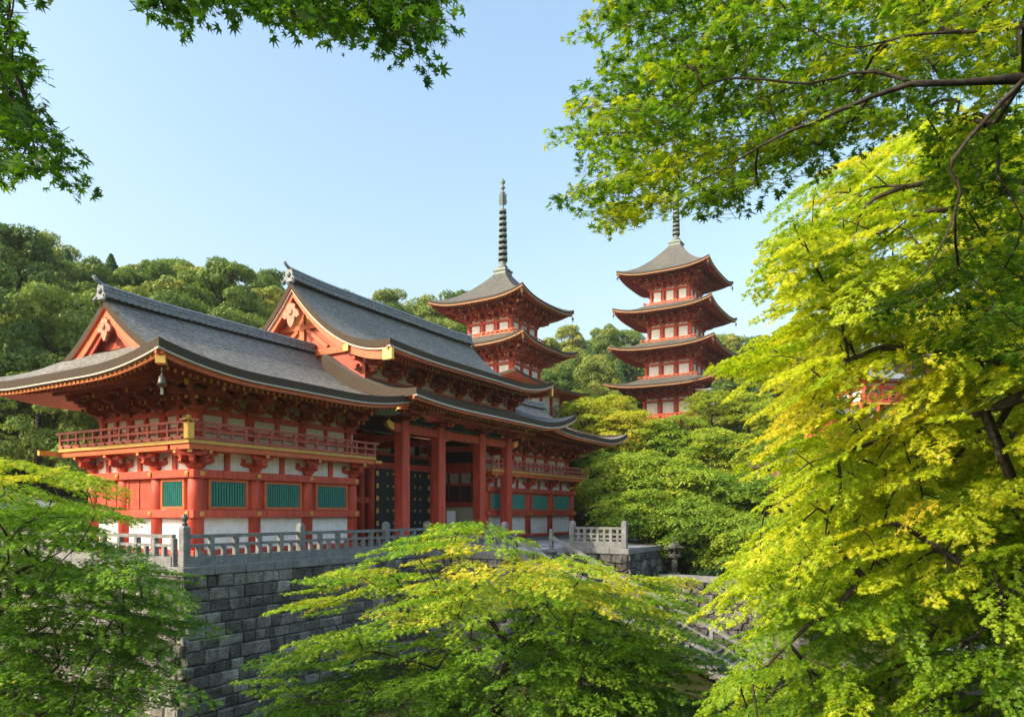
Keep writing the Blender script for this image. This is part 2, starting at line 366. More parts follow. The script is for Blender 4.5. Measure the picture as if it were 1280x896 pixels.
# gilt fittings on the beams at the corner column and the wing ends
def fitting(x, y, z, sx=.11, sy=.03, sz=.11):
    b = MB(); b.cbox(x - sx, x + sx, y - sy, y + sy, z - sz, z + sz, .02); b.lathe([(.07, 0), (.05, .03), (0, .045)], 8, (0, 0, 0))
    n = 8 * 3; k = len(b.v) - n
    for i in range(k, len(b.v)):
        p = b.v[i]; b.v[i] = (x + p[0], y - sy - p[2], z + p[1]) if sy < sx else (x - sx - p[2], y + p[0], z + p[1])
    b.build('beam_fitting', M['gold'], G)
for x in LWX + RWX:
    for z in (2.165, 4.055): fitting(x, -.485, z)
for y in (0, 2.85, 5.6):
    for z in (2.165, 4.055): fitting(-.485, y, z, .03, .11, .11)
# windows
def window(x0, x1, z0, z1, rz, ox, oy):
    f = MB()
    for a in ((x0, x1, z0, z0 + .13), (x0, x1, z1 - .13, z1)): f.box(a[0], a[1], -.25, -.113, a[2], a[3])
    f.box(x0, x0 + .13, -.25, -.113, z0 + .13, z1 - .13); f.box(x1 - .13, x1, -.25, -.113, z0 + .13, z1 - .13)
    w = f.build('window', M['redorange'], G, (ox, oy, 0), rz)
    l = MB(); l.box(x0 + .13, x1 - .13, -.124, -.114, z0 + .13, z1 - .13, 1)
    n = max(6, int((x1 - x0 - .26) / .15)); st = (x1 - x0 - .26) / n
    for i in range(n):                                    # diamond-section vertical slats
        c = x0 + .13 + st * (i + .5); r = .052
        l.prism([(c - r, -.185), (c, -.185 - r), (c + r, -.185), (c, -.185 + r)], 2, z0 + .13, z1 - .13)
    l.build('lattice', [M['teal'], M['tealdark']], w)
for xs in (LWX, RWX):
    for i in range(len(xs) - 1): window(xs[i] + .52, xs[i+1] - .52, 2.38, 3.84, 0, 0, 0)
window(-2.85 + .52, -.52, 2.38, 3.84, -math.pi/2, 0, 0)
for y in RWY[:3]: pass
for xs in (LWX, RWX):
    for i in range(len(xs) - 1): MB().box(xs[i] + .2, xs[i+1] - .2, -.11, -.064, 2.36, 3.86).build('infill_board', M['red'], G)
# struts and brackets under the balcony
def strut(x, y, z0, z1, face):
    if face == 'front': MB().box(x - .14, x + .14, -.17, -.063, z0, z1).build('strut', M['red'], G)
    else: MB().box(-.17, -.063, y - .14, y + .14, z0, z1).build('strut', M['red'], G)
for xs in (LWX, RWX):
    for i, x in enumerate(xs):
        if x > 0: link('bracket', BR_S, G, (x, 0, 4.26))
        if i: strut((x + xs[i-1]) / 2, 0, 4.25, 5.1, 'front')
for i, y in enumerate(RWY):
    if y > 0: link('bracket', BR_S, G, (0, y, 4.26), -math.pi/2); strut(0, (y + RWY[i-1]) / 2, 4.25, 5.1, 'left')
link('bracket', BR_S, G, (0, 0, 4.26)); link('bracket', BR_S, G, (0, 0, 4.262), -math.pi/2); link('bracket', BR_S, G, (0, 0, 4.264), -math.pi/4, (1, 1.35, 1))
# balconies
def rail_run(mb, p, q, inward, z=5.52):                   # railing along p->q (2-D)
    p, q = np.array(p, float), np.array(q, float); L = np.linalg.norm(q - p); d = (q - p) / L
    P = lambda t, zz: (p[0] + d[0]*t, p[1] + d[1]*t, zz)
    mb.beam(P(-.12, z + .10), P(L + .12, z + .10), .14, .13)
    mb.beam(P(-.14, z + .45), P(L + .14, z + .45), .10, .10)
    mb.beam(P(-.42, z + .80), P(L + .42, z + .80), .12, .11)
    n = max(2, round(L / 1.45))
    for i in range(n + 1):
        t = L * i / n; mb.beam(P(t, z), P(t, z + .76), .13, .13)
        if i < n:
            mb.beam(P(t + L/n/2, z + .15), P(t + L/n/2, z + .42), .10, .10)
            mb.frustum(*P(t + L/n/2, 0)[:2], z + .50, z + .745, .16, .10)
            for k in (.25, .75): mb.beam(P(t + L/n*k, z + .02), P(t + L/n*k, z + .12), .3, .05)
def balcony(poly_runs, decks, corner):
    d = MB()
    for (x0, x1, y0, y1) in decks:
        d.box(x0, x1, y0, y1, 5.36, 5.52, 0)
    o = d.build('balcony', [M['ochre']], G)
    e = MB()
    for (x0, x1, y0, y1) in decks: e.box(x0 + .1, x1 - .1, y0 + .1, y1 - .1, 5.1, 5.357)
    e.build('balcony_joist', M['redorange'], o)
    for p, q in poly_runs:
        r = MB(); rail_run(r, p, q, 0); r.build('railing', M['pink'], o)
    for (x, y) in corner:
        k = MB(); k.cbox(x - .17, x + .17, y - .17, y + .17, 5.52, 6.36, .03); k.cbox(x - .3, x + .3, y - .3, y + .3, 6.36, 6.43, .02)
        k.lathe([(.07, 6.43), (.12, 6.52), (.1, 6.6), (0, 6.68)], 10, (x, y, 0)); k.build('corner_post', M['gold'], o)
    return o
balcony([((-1.2, -1.2), (11.1, -1.2)), ((-1.2, -1.2), (-1.2, 9.4))], [(-1.28, 11.2, -1.28, .3), (-1.28, .3, .3, 9.5)], [(-1.2, -1.2)])
balcony([((24.3, -1.2), (41.2, -1.2)), ((41.2, -1.2), (41.2, 9.4))], [(24.2, 41.28, -1.28, .3), (39.7, 41.28, .3, 9.5)], [(41.2, -1.2)])
# ochre board that runs out past the balcony at the left rear and right front corners
MB().box(-2.2, 0, 9.52, 9.72, 5.15, 5.4).build('beam', M['ochre'], G); MB().box(11.2, 11.75, -1.24, -1.0, 5.16, 5.34).build('beam', M['ochre'], G)
# upper storey
def upper(x0, x1, xs, ys, left, hz):
    wall(x0 + .1, x1 - .1, .3, .42, 5.52, hz, 'cream')
    MB().box(x0, x1, .14, .296, 6.1, 6.36).build('beam', M['red'], G); MB().box(x0, x1, .14, .296, 6.95, 7.2).build('beam', M['red'], G)
    for x in xs: MB().lathe([(.25, 0), (.25, 1.75)], 12, (0, 0, 0)).build('post', M['red'], G, (x, .3, 5.52)); link('bracket', BR_L, G, (x, .3, 7.0))
    for i in range(len(xs) - 1):
        m = (xs[i] + xs[i+1]) / 2
        MB().box(m - .11, m + .11, .17, .297, 6.36, 6.95).build('strut', M['red'], G); MB().box(m - .11, m + .11, .17, .297, 7.2, 8.4).build('strut', M['red'], G)
        link('bracket', BR_L, G, (m, .3, 7.15), 0, (.72, .8, .85))
    xl = x0 if left else x1; sg = -1 if left else 1
    xa, xb = (xl + .3, xl + .42) if left else (xl - .42, xl - .3)
    wall(xa, xb, .43, 8.2, 5.52, hz, 'cream')
    ba, bb = (xl + .14, xl + .296) if left else (xl - .296, xl - .14)
    MB().box(ba, bb, .3, 8.3, 6.1, 6.36).build('beam', M['red'], G); MB().box(ba, bb, .3, 8.3, 6.95, 7.2).build('beam', M['red'], G)
    for i, y in enumerate(ys):
        rz = -math.pi/2 if left else math.pi/2
        if i: MB().lathe([(.25, 0), (.25, 1.75)], 12).build('post', M['red'], G, (xl - sg*.3, y, 5.52)); link('bracket', BR_L, G, (xl - sg*.3, y, 7.0), rz)
        if i:
            m = (y + ys[i-1]) / 2
            MB().box(min(ba, bb), max(ba, bb), m - .11, m + .11, 6.36, 6.95).build('strut', M['red'], G)
            link('bracket', BR_L, G, (xl - sg*.3, m, 7.15), rz, (.72, .8, .85))
    link('bracket', BR_L, G, (xl - sg*.3, .3, 7.004), -math.pi/4 if left else math.pi/4, (1, 1.4, 1)); link('bracket', BR_L, G, (xl - sg*.3, .3, 7.002), -math.pi/2 if left else math.pi/2)
    # eave purlins on the brackets
    MB().cbox(x0 - (1.6 if left else 0), x1 + (0 if left else 1.6), -1.4, -1.16, 8.3, 8.52, .03).build('purlin', M['reddark'], G)
    pa = (xl - 1.4, xl - 1.16) if left else (xl + 1.16, xl + 1.4)
    MB().cbox(pa[0], pa[1], -1.15, 9.9, 8.3, 8.52, .03).build('purlin', M['reddark'], G)
upper(0, 11.0, [.3, 3.3, 6.85, 10.4], [.3, 2.85, 5.6, 8.0], True, 9.0)
upper(24.6, 40.0, [25.0, 28.1, 31.6, 35.6, 39.7], [.3, 2.85, 5.6, 8.0], False, 9.5)

# ---- roofs --------------------------------------------------------------------
def pw(a, k): return max(0.0, 1 - a) ** k
class Slope:
    """one side of a curved roof: ridge line y=yr, height zr, falling away by t up to T in direction sy"""
    def __init__(s, yr, sy, zr, ze, T, k, xl, xr, upl, upr, hook=4.5, tmin=0.0, thick=(.40, .40)):
        s.yr, s.sy, s.zr, s.ze, s.T, s.k, s.xl, s.xr, s.upl, s.upr, s.hook, s.tmin, s.thick = yr, sy, zr, ze, T, k, xl, xr, upl, upr, hook, tmin, thick
    def z(s, x, t):
        a = t / s.T; z = s.ze + (s.zr - s.ze) * pw(a, s.k)
        dl = max(0, 1 - (x - s.xl(s.T)) / s.hook); dr = max(0, 1 - (s.xr(s.T) - x) / s.hook)
        return z + a * a * (s.upl * min(dl, 1.0) ** 2.2 + s.upr * min(dr, 1.0) ** 2.2)
    def pt(s, x, t): return (x, s.yr + s.sy * t, s.z(x, t))
    def grid(s, I=22, J=40):
        g = []
        for i in range(I + 1):
            t = s.tmin + (s.T - s.tmin) * i / I; a, b_ = s.xl(t), s.xr(t)
            g.append([s.pt(a + (b_ - a) * j / J, t) for j in range(J + 1)])
        if s.sy < 0: return g
        return [r[::-1] for r in g]
    def shell(s, mb):
        g = s.grid(); n = len(g) - 1; e, d = s.thick[0], s.thick[1] - s.thick[0]; mb.shell(g, lambda i, j: e + d*(1 - i/n))
    def under(s, x, t): p = s.pt(x, t); return (p[0], p[1], p[2] - s.thick[0])
ROOF_MATS = [M['thatch'], M['edge'], M['redorange']]
def ribbon(mb, pts, dz0, dz1, off, w, mat=0):             # strip hanging below a polyline; off = outward 2-D vector, w = its width
    o = np.array([off[0], off[1], 0.0]); a = []; n = len(pts)
    for p in pts:
        p = np.array(p); a += [p + o + (0, 0, dz0), p + o*(1 - w/ max(1e-6, np.linalg.norm(o))) + (0, 0, dz0) if False else p + o - w*o/np.linalg.norm(o) + (0, 0, dz0),
                               p + o - w*o/np.linalg.norm(o) + (0, 0, dz1), p + o + (0, 0, dz1)]
    fs = [(4*i + k, 4*i + (k+1) % 4, 4*i + 4 + (k+1) % 4, 4*i + 4 + k) for i in range(n-1) for k in range(4)]
    fs += [(0, 3, 2, 1), (4*n-4, 4*n-3, 4*n-2, 4*n-1)]
    mb.add(a, fs, mat)
def rafters(mb, sl, x0, x1, tA, tB, tC, tD, step=.34):    # two tiers: base rafters tA..tB, flying rafters tC..tD; ends ochre
    n = int((x1 - x0) / step)
    for i in range(n + 1):
        x = x0 + (x1 - x0) * i / n
        t0 = tA
        while t0 < tB and not (sl.xl(t0) <= x <= sl.xr(t0)): t0 += .1
        if t0 < tB - .3: p, q = sl.under(x, t0), sl.under(x, tB)
        if t0 < tB - .3: mb.beam((p[0], p[1], min(p[2] - .2, q[2] + .35)), (q[0], q[1], q[2] - .25), .13, .15, 0, 1)
        t1 = tC
        while t1 < tD and not (sl.xl(t1) <= x <= sl.xr(t1)): t1 += .1
        if t1 > tD - .2: continue
        p, q = sl.under(x, t1), sl.under(x, tD)
        mb.beam((p[0], p[1], p[2] - .07), (q[0], q[1], q[2] - .16), .12, .13, 0, 1)
class HipSide:                                            # the end skirt below a gable, bounded by the two hip lines
    def __init__(s, sl, xg, xe, t0, sx): s.sl, s.xg, s.xe, s.t0, s.sx = sl, xg, xe, t0, sx
    def pt(s, r, w):
        t = s.t0 + (s.sl.T - s.t0) * r; x = s.xg + (s.xe - s.xg) * r; a = t / s.sl.T
        up = s.sl.upl if s.sx < 0 else s.sl.upr
        y = s.sl.yr + w * t
        dd = max(0, 1 - (t - abs(w) * t) / s.sl.hook)
        z = s.sl.ze + (s.sl.zr - s.sl.ze) * pw(a, s.sl.k) + a*a*up*dd**2.2
        return (x, y, z)
    def grid(s, I=14, J=40):
        g = [[s.pt(-.12 if i == 0 else (i - 1) / (I - 1), (-1 + 2*j/J) * (.8 if i == 0 else 1)) for j in range(J+1)] for i in range(I+1)]
        return [r[::-1] for r in g] if s.sx < 0 else g
def hip_rafters(mb, hs, th, step=.34):
    n = int(2 * hs.sl.T / step)
    for i in range(1, n):
        y = -hs.sl.T + 2 * hs.sl.T * i / n
        def P(r):
            t = hs.t0 + (hs.sl.T - hs.t0) * r; w = max(-1, min(1, y / t)); p = hs.pt(r, w)
            return np.array([p[0], hs.sl.yr + y, p[2] - th])
        ra = max(.0, (abs(y) - hs.t0) / (hs.sl.T - hs.t0))
        if ra < .52:
            p, q = P(max(0, ra)), P(.70); base = np.array([p[0] - hs.sx * 1.2, p[1], min(p[2] - .1, q[2] + .45)]) if ra < .05 else p - (0, 0, .2)
            mb.beam(base, q - (0, 0, .25), .13, .15, 0, 1)
        if ra < .92:
            mb.beam(P(max(.6, ra)) - (0, 0, .07), P(.955) - (0, 0, .16), .12, .13, 0, 1)

def ridge(x0, x1, y, z, up0, up1, h=.72, w=.62, ends=(True, True), name='ridge', parent=None):
    mb = MB(); N = 30; xs = [x0 + (x1 - x0) * i / N for i in range(N + 1)]
    def zz(x):
        a = max(0, 1 - (x - x0) / 4.0); c = max(0, 1 - (x1 - x) / 4.0); return z + up0 * a**2 + up1 * c**2
    prof = [(-w*.62, 0), (-w*.62, h*.16), (-w*.5, h*.2), (-w*.5, h*.44), (-w*.56, h*.47), (-w*.56, h*.55), (-w*.44, h*.58), (-w*.40, h*.82), (-w*.48, h*.86),
            (-w*.3, h*1.05), (0, h*1.14), (w*.3, h*1.05), (w*.48, h*.86), (w*.40, h*.82), (w*.44, h*.58), (w*.56, h*.55), (w*.56, h*.47), (w*.5, h*.44), (w*.5, h*.2), (w*.62, h*.16), (w*.62, 0)]
    n = len(prof); vs = [(x, y + p[0], zz(x) + p[1]) for x in xs for p in prof]
    fs = [(i*n + k, i*n + k + 1, (i+1)*n + k + 1, (i+1)*n + k) for i in range(N) for k in range(n - 1)]
    fs += [tuple(range(n-1, -1, -1)), tuple(range(N*n, N*n + n))]
    mb.add(vs, fs, 0)
    k = int((x1 - x0) / .34)
    for i in range(k + 1):
        x = x0 + .1 + (x1 - x0 - .2) * i / k
        for sg in (-1, 1):
            mb.tube([(x, y + sg*w*.5, zz(x) + h*.1), (x, y + sg*w*.74, zz(x) + h*.07)], [.095, .095], 8, 0)
            mb.tube([(x, y + sg*w*.4, zz(x) + h*.70), (x, y + sg*w*.5, zz(x) + h*.70)], [.06, .06], 6, 0)
    o = mb.build(name, M['tile'], parent or G)
    for e, x, sg, up in ((ends[0], x0, -1, up0), (ends[1], x1, 1, up1)):
        if not e: continue
        q = MB(); zb = zz(x) - .3
        q.prism([(y - .62, zb), (y - .66, zb + .28), (y - .44, zb + .5), (y - .4, zb + .92), (y - .22, zb + 1.2), (y + .22, zb + 1.2), (y + .4, zb + .92), (y + .44, zb + .5), (y + .66, zb + .28), (y + .62, zb)],
                0, x - .12 if sg < 0 else x - .02, x + .02 if sg < 0 else x + .12)
        q.lathe([(.2, 0), (.24, .08), (.13, .16), (0, .18)], 12)
        for i in range(len(q.v) - 48, len(q.v)):
            p = q.v[i]; q.v[i] = (x + sg * (.1 + p[2]), y + p[0], zb + .62 + p[1])
        q.tube([(x - sg*.5, y, zb + 1.08), (x, y, zb + 1.16), (x + sg*.38, y, zb + 1.36), (x + sg*.62, y, zb + 1.62)], [.16, .15, .13, .14], 10)
        q.tube([(x + sg*.1, y - .5, zb + .2), (x + sg*.22, y - .56, zb - .02), (x + sg*.12, y - .62, zb - .2)], [.13, .15, .1], 8)
        q.tube([(x + sg*.1, y + .5, zb + .2), (x + sg*.22, y + .56, zb - .02), (x + sg*.12, y + .62, zb - .2)], [.13, .15, .1], 8)
        kx = .62 if h < .6 else .72; zc = zz(x) - .12
        q.v = [(x + (a - x)*kx, y + (b_ - y)*kx, zc + (c - zb)*kx) for a, b_, c in q.v]
        q.build('ridge_end_tile', M['tile'], o)
    return o
def bargeboard(sl, x, t1, h0, h1, th, drop, mat, name='bargeboard', parent=None, tip=False):
    mb = MB(); N = 24
    for sy in (-1, 1):
        L = []
        for i in range(N + 1):
            t = t1 * i / N; z = sl.z(max(x, sl.xl(t)) if True else x, t) - sl.thick[0] - drop; h = h0 + (h1 - h0) * i / N
            L.append((sl.yr + sy * t, z, z - h))
        vs = []
        for (y, za, zb) in L: vs += [(x, y, za), (x + th, y, za), (x + th, y, zb), (x, y, zb)]
        n = N + 1
        fs = [(4*i + k, 4*i + (k+1) % 4, 4*i + 4 + (k+1) % 4, 4*i + 4 + k) for i in range(N) for k in range(4)] + [(0, 3, 2, 1), (4*n-4, 4*n-3, 4*n-2, 4*n-1)]
        mb.add(vs, [f if sy > 0 else f[::-1] for f in fs], 0)
    return mb.build(name, M[mat], parent or G)
def gegyo(x, y, z, s, sg, mat='carvered', parent=None):    # pendant carving at the gable's peak
    poly = [(0, .1), (.32, .0), (.30, -.22), (.52, -.34), (.62, -.6), (.42, -.72), (.3, -.62), (.24, -.9), (.1, -1.12), (0, -1.2)]
    poly = poly + [(-a, c) for a, c in poly[-2:0:-1]]
    mb = MB(); mb.prism([(y + a*s, z + c*s) for a, c in poly], 0, x - .07, x + .07)
    mb.lathe([(.17*s, 0), (.12*s, .07), (0, .09)], 10)
    for i in range(len(mb.v) - 30, len(mb.v)):
        p = mb.v[i]; mb.v[i] = (x + sg * (.07 + p[2]), y + p[0], z - .42*s + p[1])
    return mb.build('gable_pendant', M[mat], parent or G)

def wing_roof(left, x_in, xg, xe, zr, ze, up_out, up_in, t0):
    """hip-and-gable roof of one wing; left wing ends at x_in on the right, right wing at x_in on the left"""
    T = 8.1
    def edge_out(t): return xg if t <= t0 else xg + (xe - xg) * (t - t0) / (T - t0)
    fx = (edge_out, lambda t: x_in) if left else (lambda t: x_in, edge_out)
    ups = (up_out, up_in) if left else (up_in, up_out)
    roof = MB(); sls = []
    for sy in (-1, 1):
        s_ = Slope(4.1, sy, zr, ze, T, 1.85, fx[0], fx[1], ups[0], ups[1], 5.5); sls.append(s_); s_.shell(roof)
    sl = sls[0]; hs = HipSide(sl, xg, xe, t0, -1 if left else 1)
    roof.shell(hs.grid(), sl.thick[0])
    ro = roof.build('roof', ROOF_MATS, G)
    # eave trims
    N = 40; out = -1 if left else 1
    xa, xb = (xe, x_in) if left else (x_in, xe)
    fr = [sl.pt(xa + (xb - xa)*i/N, T) for i in range(N + 1)]
    sd = [hs.pt(1, -1 + 2*i/N) for i in range(N + 1)]
    tr = MB(); ribbon(tr, fr, -.38, -.44, (0, -.03), .3); ribbon(tr, sd, -.38, -.44, (out*.03, 0), .3)
    tr.build('eave_trim', M['lime'], ro)
    fa = MB(); ribbon(fa, fr, -.53, -.66, (0, .12 - .2), .2) if False else None
    fa = MB()
    ribbon(fa, [(p[0], p[1] + .16, p[2]) for p in fr], -.44, -.62, (0, -.01), .12); ribbon(fa, [(p[0] - out*.16, p[1], p[2]) for p in sd], -.44, -.62, (out*.01, 0), .12)
    fa.build('fascia', M['redorange'], ro)
    rf = MB(); rafters(rf, sl, xa + (.5 if left else 0), xb - (0 if left else .5), 3.6, 6.9, 6.2, 7.85); hip_rafters(rf, hs, sl.thick[0])
    # hip rafter at the corner
    c = np.array(hs.pt(1, -1)); ci = np.array([c[0] - out*3.9, c[1] + 4.2, sl.under(c[0] - out*3.9, T - 4.2)[2] - .2])
    rf.beam(ci, c + (-out*.3, .3, -.78), .26, .3, 0, 1)
    rf.build('eave_rafters', [M['reddark'], M['ochre']], ro)  # holds both rafter tiers and the corner hip rafter
    cap = MB(); k = c + (-out*.35, .35, -.78); d = 1
    Mx = Matrix.Translation(Vector(k)) @ Matrix.Rotation(-math.pi/4 * (1 if left else -1), 4, 'Z')
    cap.prism([(-.19, -.19), (.19, -.19), (.19, .19), (-.19, .19)], 1, -.22, .2, 0, Mx); cap.build('hip_rafter_cap', M['gold'], ro)
    # gable
    ga = MB(); xw = xg + (.85 if left else -.85)
    tri = [(4.1 - t, sl.ze + (zr - ze)*pw(t/T, 1.85) - .5) for t in np.linspace(t0 + .9, 0, 12)] + [(4.1 + t, sl.ze + (zr - ze)*pw(t/T, 1.85) - .5) for t in np.linspace(0, t0 + .9, 12)[1:]]
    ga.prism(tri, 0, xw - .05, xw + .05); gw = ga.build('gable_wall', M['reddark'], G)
    gb = MB(); xo = xw - .16 if left else xw + .16
    zb = ze + (zr - ze) * pw(t0 / T, 1.85)
    gb.box(min(xw, xo) , max(xw, xo), 4.1 - t0 + 1.9, 4.1 + t0 - 1.9, zb + .5, zb + .85); gb.box(min(xw, xo), max(xw, xo), 3.95, 4.25, zb + .6, zr - 1.1)
    for sg in (-1, 1): gb.beam((xo, 4.1 + sg*1.7, zb + .5), (xo, 4.1 + sg*.3, zb + 1.7), .22, .2)
    gb.build('gable_strut', M['red'], gw)
    xbv = xg + (.12 if left else -.22)
    bargeboard(sl, xbv, t0 - .3, .42, .56, .1, .02, 'redorange', parent=gw)
    bargeboard(sl, xbv + (.12 if left else -.12), t0 - .45, .62, .9, .1, .08, 'red', parent=gw)
    gegyo(xbv - .05 if left else xbv + .15, 4.1, zr - 1.0, .85, out, parent=gw)
    return sl, hs, ro
slA, hsA, roA = wing_roof(True, 11.2, -2.0, -4.5, 12.4, EZ, .65, .62, 3.8)
slD, hsD, roD = wing_roof(False, 29.5, 42.0, 44.5, 12.6, EZ + .55, .95, .3, 3.3)
ridge(-2.1, 11.3, 4.1, 12.34, .12, 0, h=.56, w=.56, ends=(True, False), parent=roA)
ridge(29.5, 42.1, 4.1, 12.54, 0, .12, h=.56, w=.56, ends=(False, True), parent=roD)

# main roof over the gate hall: a tall gable
def main_roof(yr, zr, ze, T, k, x0, x1, upl, upr, ridge_h, tmin=0, both=True, thick=.40, hook=6.0, deep=None):
    roof = MB(); f = None
    for sy in ((-1, 1) if both else (-1,)):
        s_ = Slope(yr, sy, zr, ze, T, k, lambda t: x0, lambda t: x1, upl, upr, hook, tmin, (thick, deep or thick)); s_.shell(roof); f = f or s_
    ro = roof.build('roof', ROOF_MATS, G); N = 40
    fr = [f.pt(x0 + (x1 - x0)*i/N, T) for i in range(N + 1)]
    tr = MB(); ribbon(tr, fr, -thick + .02, -thick - .07, (0, -.03), .3); tr.build('eave_trim', M['lime'], ro)
    fa = MB(); ribbon(fa, [(p[0], p[1] + .16, p[2]) for p in fr], -thick - .04, -thick - .21, (0, -.01), .12); fa.build('fascia', M['redorange'], ro)
    rf = MB(); rafters(rf, f, x0 + .35, x1 - .35, T - 3.6, T - 1.1, T - 1.9, T - .25); rf.build('eave_rafters', [M['reddark'], M['ochre']], ro)
    return f, ro
slB, roB = main_roof(5.0, 16.75, 12.0, 8.1, 2.1, 10.3, 30.6, .22, .95, .8)
ridge(10.25, 30.3, 5.0, 16.68, .15, .12, h=.72, w=.66, parent=roB)
slC, roC = main_roof(4.1, 13.2, 9.0, 8.95, 1.75, 10.5, 31.2, .28, 1.15, .5, tmin=1.6, both=False, deep=1.15)
# verge board of the lower front roof
# gable of the main roof, facing left and right
for sgn, xv in ((-1, 10.3), (1, 30.6)):
    xw = xv - sgn*1.15
    tri = [(5 - t, slB.ze + (slB.zr - slB.ze)*pw(t/8.1, 2.1) - .5) for t in np.linspace(5.2, 0, 14)] + [(5 + t, slB.ze + (slB.zr - slB.ze)*pw(t/8.1, 2.1) - .5) for t in np.linspace(0, 5.2, 14)[1:]]
    tri = [(-.2, 9.2)] + tri + [(10.2, 9.2)]
    mb = MB(); mb.prism(tri, 0, xw - .06, xw + .06); gw = mb.build('gable_wall', M['reddark'], G)
    MB().prism([(3.1, 14.0), (6.9, 14.0), (5.9, 15.1), (5, 16.2), (4.1, 15.1)], 0, xw + sgn*.07 - .01, xw + sgn*.07 + .01).build('gable_panel', M['ochre'], gw)
    q = MB(); xo = xw + sgn*.1
    for z0, z1 in ((12.1, 12.5), (13.9, 14.2)): q.box(min(xo, xo + sgn*.14), max(xo, xo + sgn*.14), -.1 if z0 < 13 else 3, 10.1 if z0 < 13 else 7, z0, z1)
    q.box(min(xo, xo + sgn*.12), max(xo, xo + sgn*.12), 4.8, 5.2, 12.5, 15.5)
    for s2 in (-1, 1): q.beam((xo, 5 + s2*2.2, 12.6), (xo, 5 + s2*.4, 13.9), .2, .25)
    q.build('gable_strut', M['redorange'], gw)
    xb_ = xv - sgn*.2
    bo = bargeboard(slB, xb_ if sgn < 0 else xb_ - .12, 7.75, .5, .66, .12, .02, 'redorange', parent=gw)
    tr = MB()
    for sy in (-1, 1):
        L = [(xv - sgn*.1, 5 + sy*t, slB.z(xv, t) - .46) for t in np.linspace(0, 8.0, 24)]
        ribbon(tr, L, .02, -.09, (sgn*.02, 0), .12)
    tr.build('verge_trim', M['lime'], gw)
    gegyo(xb_ + sgn*.12, 5, 15.3, 1.2, sgn, parent=gw)
    for sy in (-1, 1):                                     # gilt shoe at the foot of each board, gilt lozenge half way
        t = 7.55; z = slB.z(xv, t) - .46
        MB().cbox(xb_ - .12, xb_ + .12, 5 + sy*7.8 - .35, 5 + sy*7.8 + .35, z - .72, z - .02, .03).build('board_fitting', M['gold'], bo)
        t = 4.6; z = slB.z(xv, t) - .46
        MB().cbox(xb_ + sgn*.06, xb_ + sgn*.14, 5 + sy*t - .22, 5 + sy*t + .22, z - .55, z - .12, .03).build('board_fitting', M['gold'], bo)
# wall band between the lower front roof and the main eave
wall(11.6, 29.4, .2, .34, 9.3, 12.2, 'cream', 'upper_wall')
for z0, z1 in ((10.35, 10.6), (11.2, 11.45), (9.9, 10.1)): MB().box(11.5, 29.5, .02, .197, z0, z1).build('beam', M['reddark'], G)
for i in range(8):
    x = 11.9 + i * 2.457
    link('bracket', BR_L, G, (x, .2, 10.55), 0, (1, .95, .95)); MB().box(x - .17, x + .17, -.03, .195, 9.4, 10.55).build('post', M['reddark'], G)
MB().cbox(11.2, 29.9, -1.32, -1.1, 11.72, 11.94, .03).build('purlin', M['reddark'], G)
for x0_, x1_ in ((10.7, 11.5), (29.5, 30.3)): MB().cbox(x0_, x1_, -.05, .2, 11.4, 11.7, .03).build('beam', M['red'], G)

# portico: four tall posts, tie beam, brackets, carved panels
PX = (13.7, 17.5, 22.5, 26.3)
for x in PX:
    b = MB(); b.cbox(x - .48, x + .48, -1.68, -.72, .18, .42, .06, 1); b.cbox(x - .36, x + .36, -1.56, -.84, .42, 7.95, .05)
    b.build('portico_column', [M['red'], M['stone']], G)
    link('bracket', BR_L, G, (x, -1.2, 7.78), 0, (1, .9, .62))
b = MB(); b.cbox(PX[0] - .9, PX[3] + .9, -1.42, -.98, 7.2, 7.76, .04); b.build('tie_beam', M['red'], G)
for x, sg in ((PX[0] - .9, -1), (PX[3] + .9, 1)):
    MB().prism([(x, 7.3), (x + sg*.5, 7.42), (x + sg*.75, 7.7), (x + sg*.55, 7.95), (x + sg*.3, 7.8), (x, 7.75)], 1, -1.35, -1.05).build('beam_nosing', M['gold'], G)
for i in range(3):
    c, hw = (PX[i] + PX[i+1]) / 2, (PX[i+1] - PX[i]) / 2 - .75
    poly = [(c - hw, 7.77), (c + hw, 7.77), (c + hw*.8, 8.0), (c + hw*.45, 8.12), (c + .25, 8.42), (c - .25, 8.42), (c - hw*.45, 8.12), (c - hw*.8, 8.0)]
    MB().prism(poly, 1, -1.28, -1.12).build('carved_panel', M['carve'], G)
for x in PX: MB().cbox(x - .16, x + .16, -.84, 4.0, 6.75, 7.15, .03).build('beam', M['red'], G)
MB().cbox(12.5, 28, -2.9, -2.68, 8.24, 8.44, .03).build('purlin', M['reddark'], G)
# gate passage: door wall at y=4
MB().box(10.5, 25, 4.1, 4.2, .18, 7.9).build('door_wall', M['dark'], G)
MB().box(10.5, 25, -1.5, 4.0, 7.96, 8.04).build('passage_ceiling', M['dark'], G)
for x, w_ in ((12.2, .3), (13.8, .22), (15.6, .3), (16.55, .34), (23.5, .34)): MB().lathe([(w_, .18), (w_, 7.9)], 14).build('post', M['red'], G, (x, 4.0, 0))
for z0, z1, x0_, x1_ in ((5.35, 5.8, 10.5, 24.8), (6.3, 6.5, 10.5, 24.8), (7.3, 7.6, 10.5, 24.8), (2.9, 3.3, 10.6, 16.2)): MB().box(x0_, x1_, 3.72, 4.0, z0, z1).build('beam', M['red'], G)
for i in range(5):
    x = 11.2 + i * 2.75; MB().box(x, x + 2.1, 4.02, 4.09, 6.55, 7.25).build('plaster_panel', M['cream'], G)
MB().box(10.7, 15.3, 4.02, 4.09, .5, 2.85).build('plank_wall', M['reddark'], G); MB().box(10.7, 15.3, 4.02, 4.09, 3.35, 5.3).build('plank_wall', M['dark'], G)
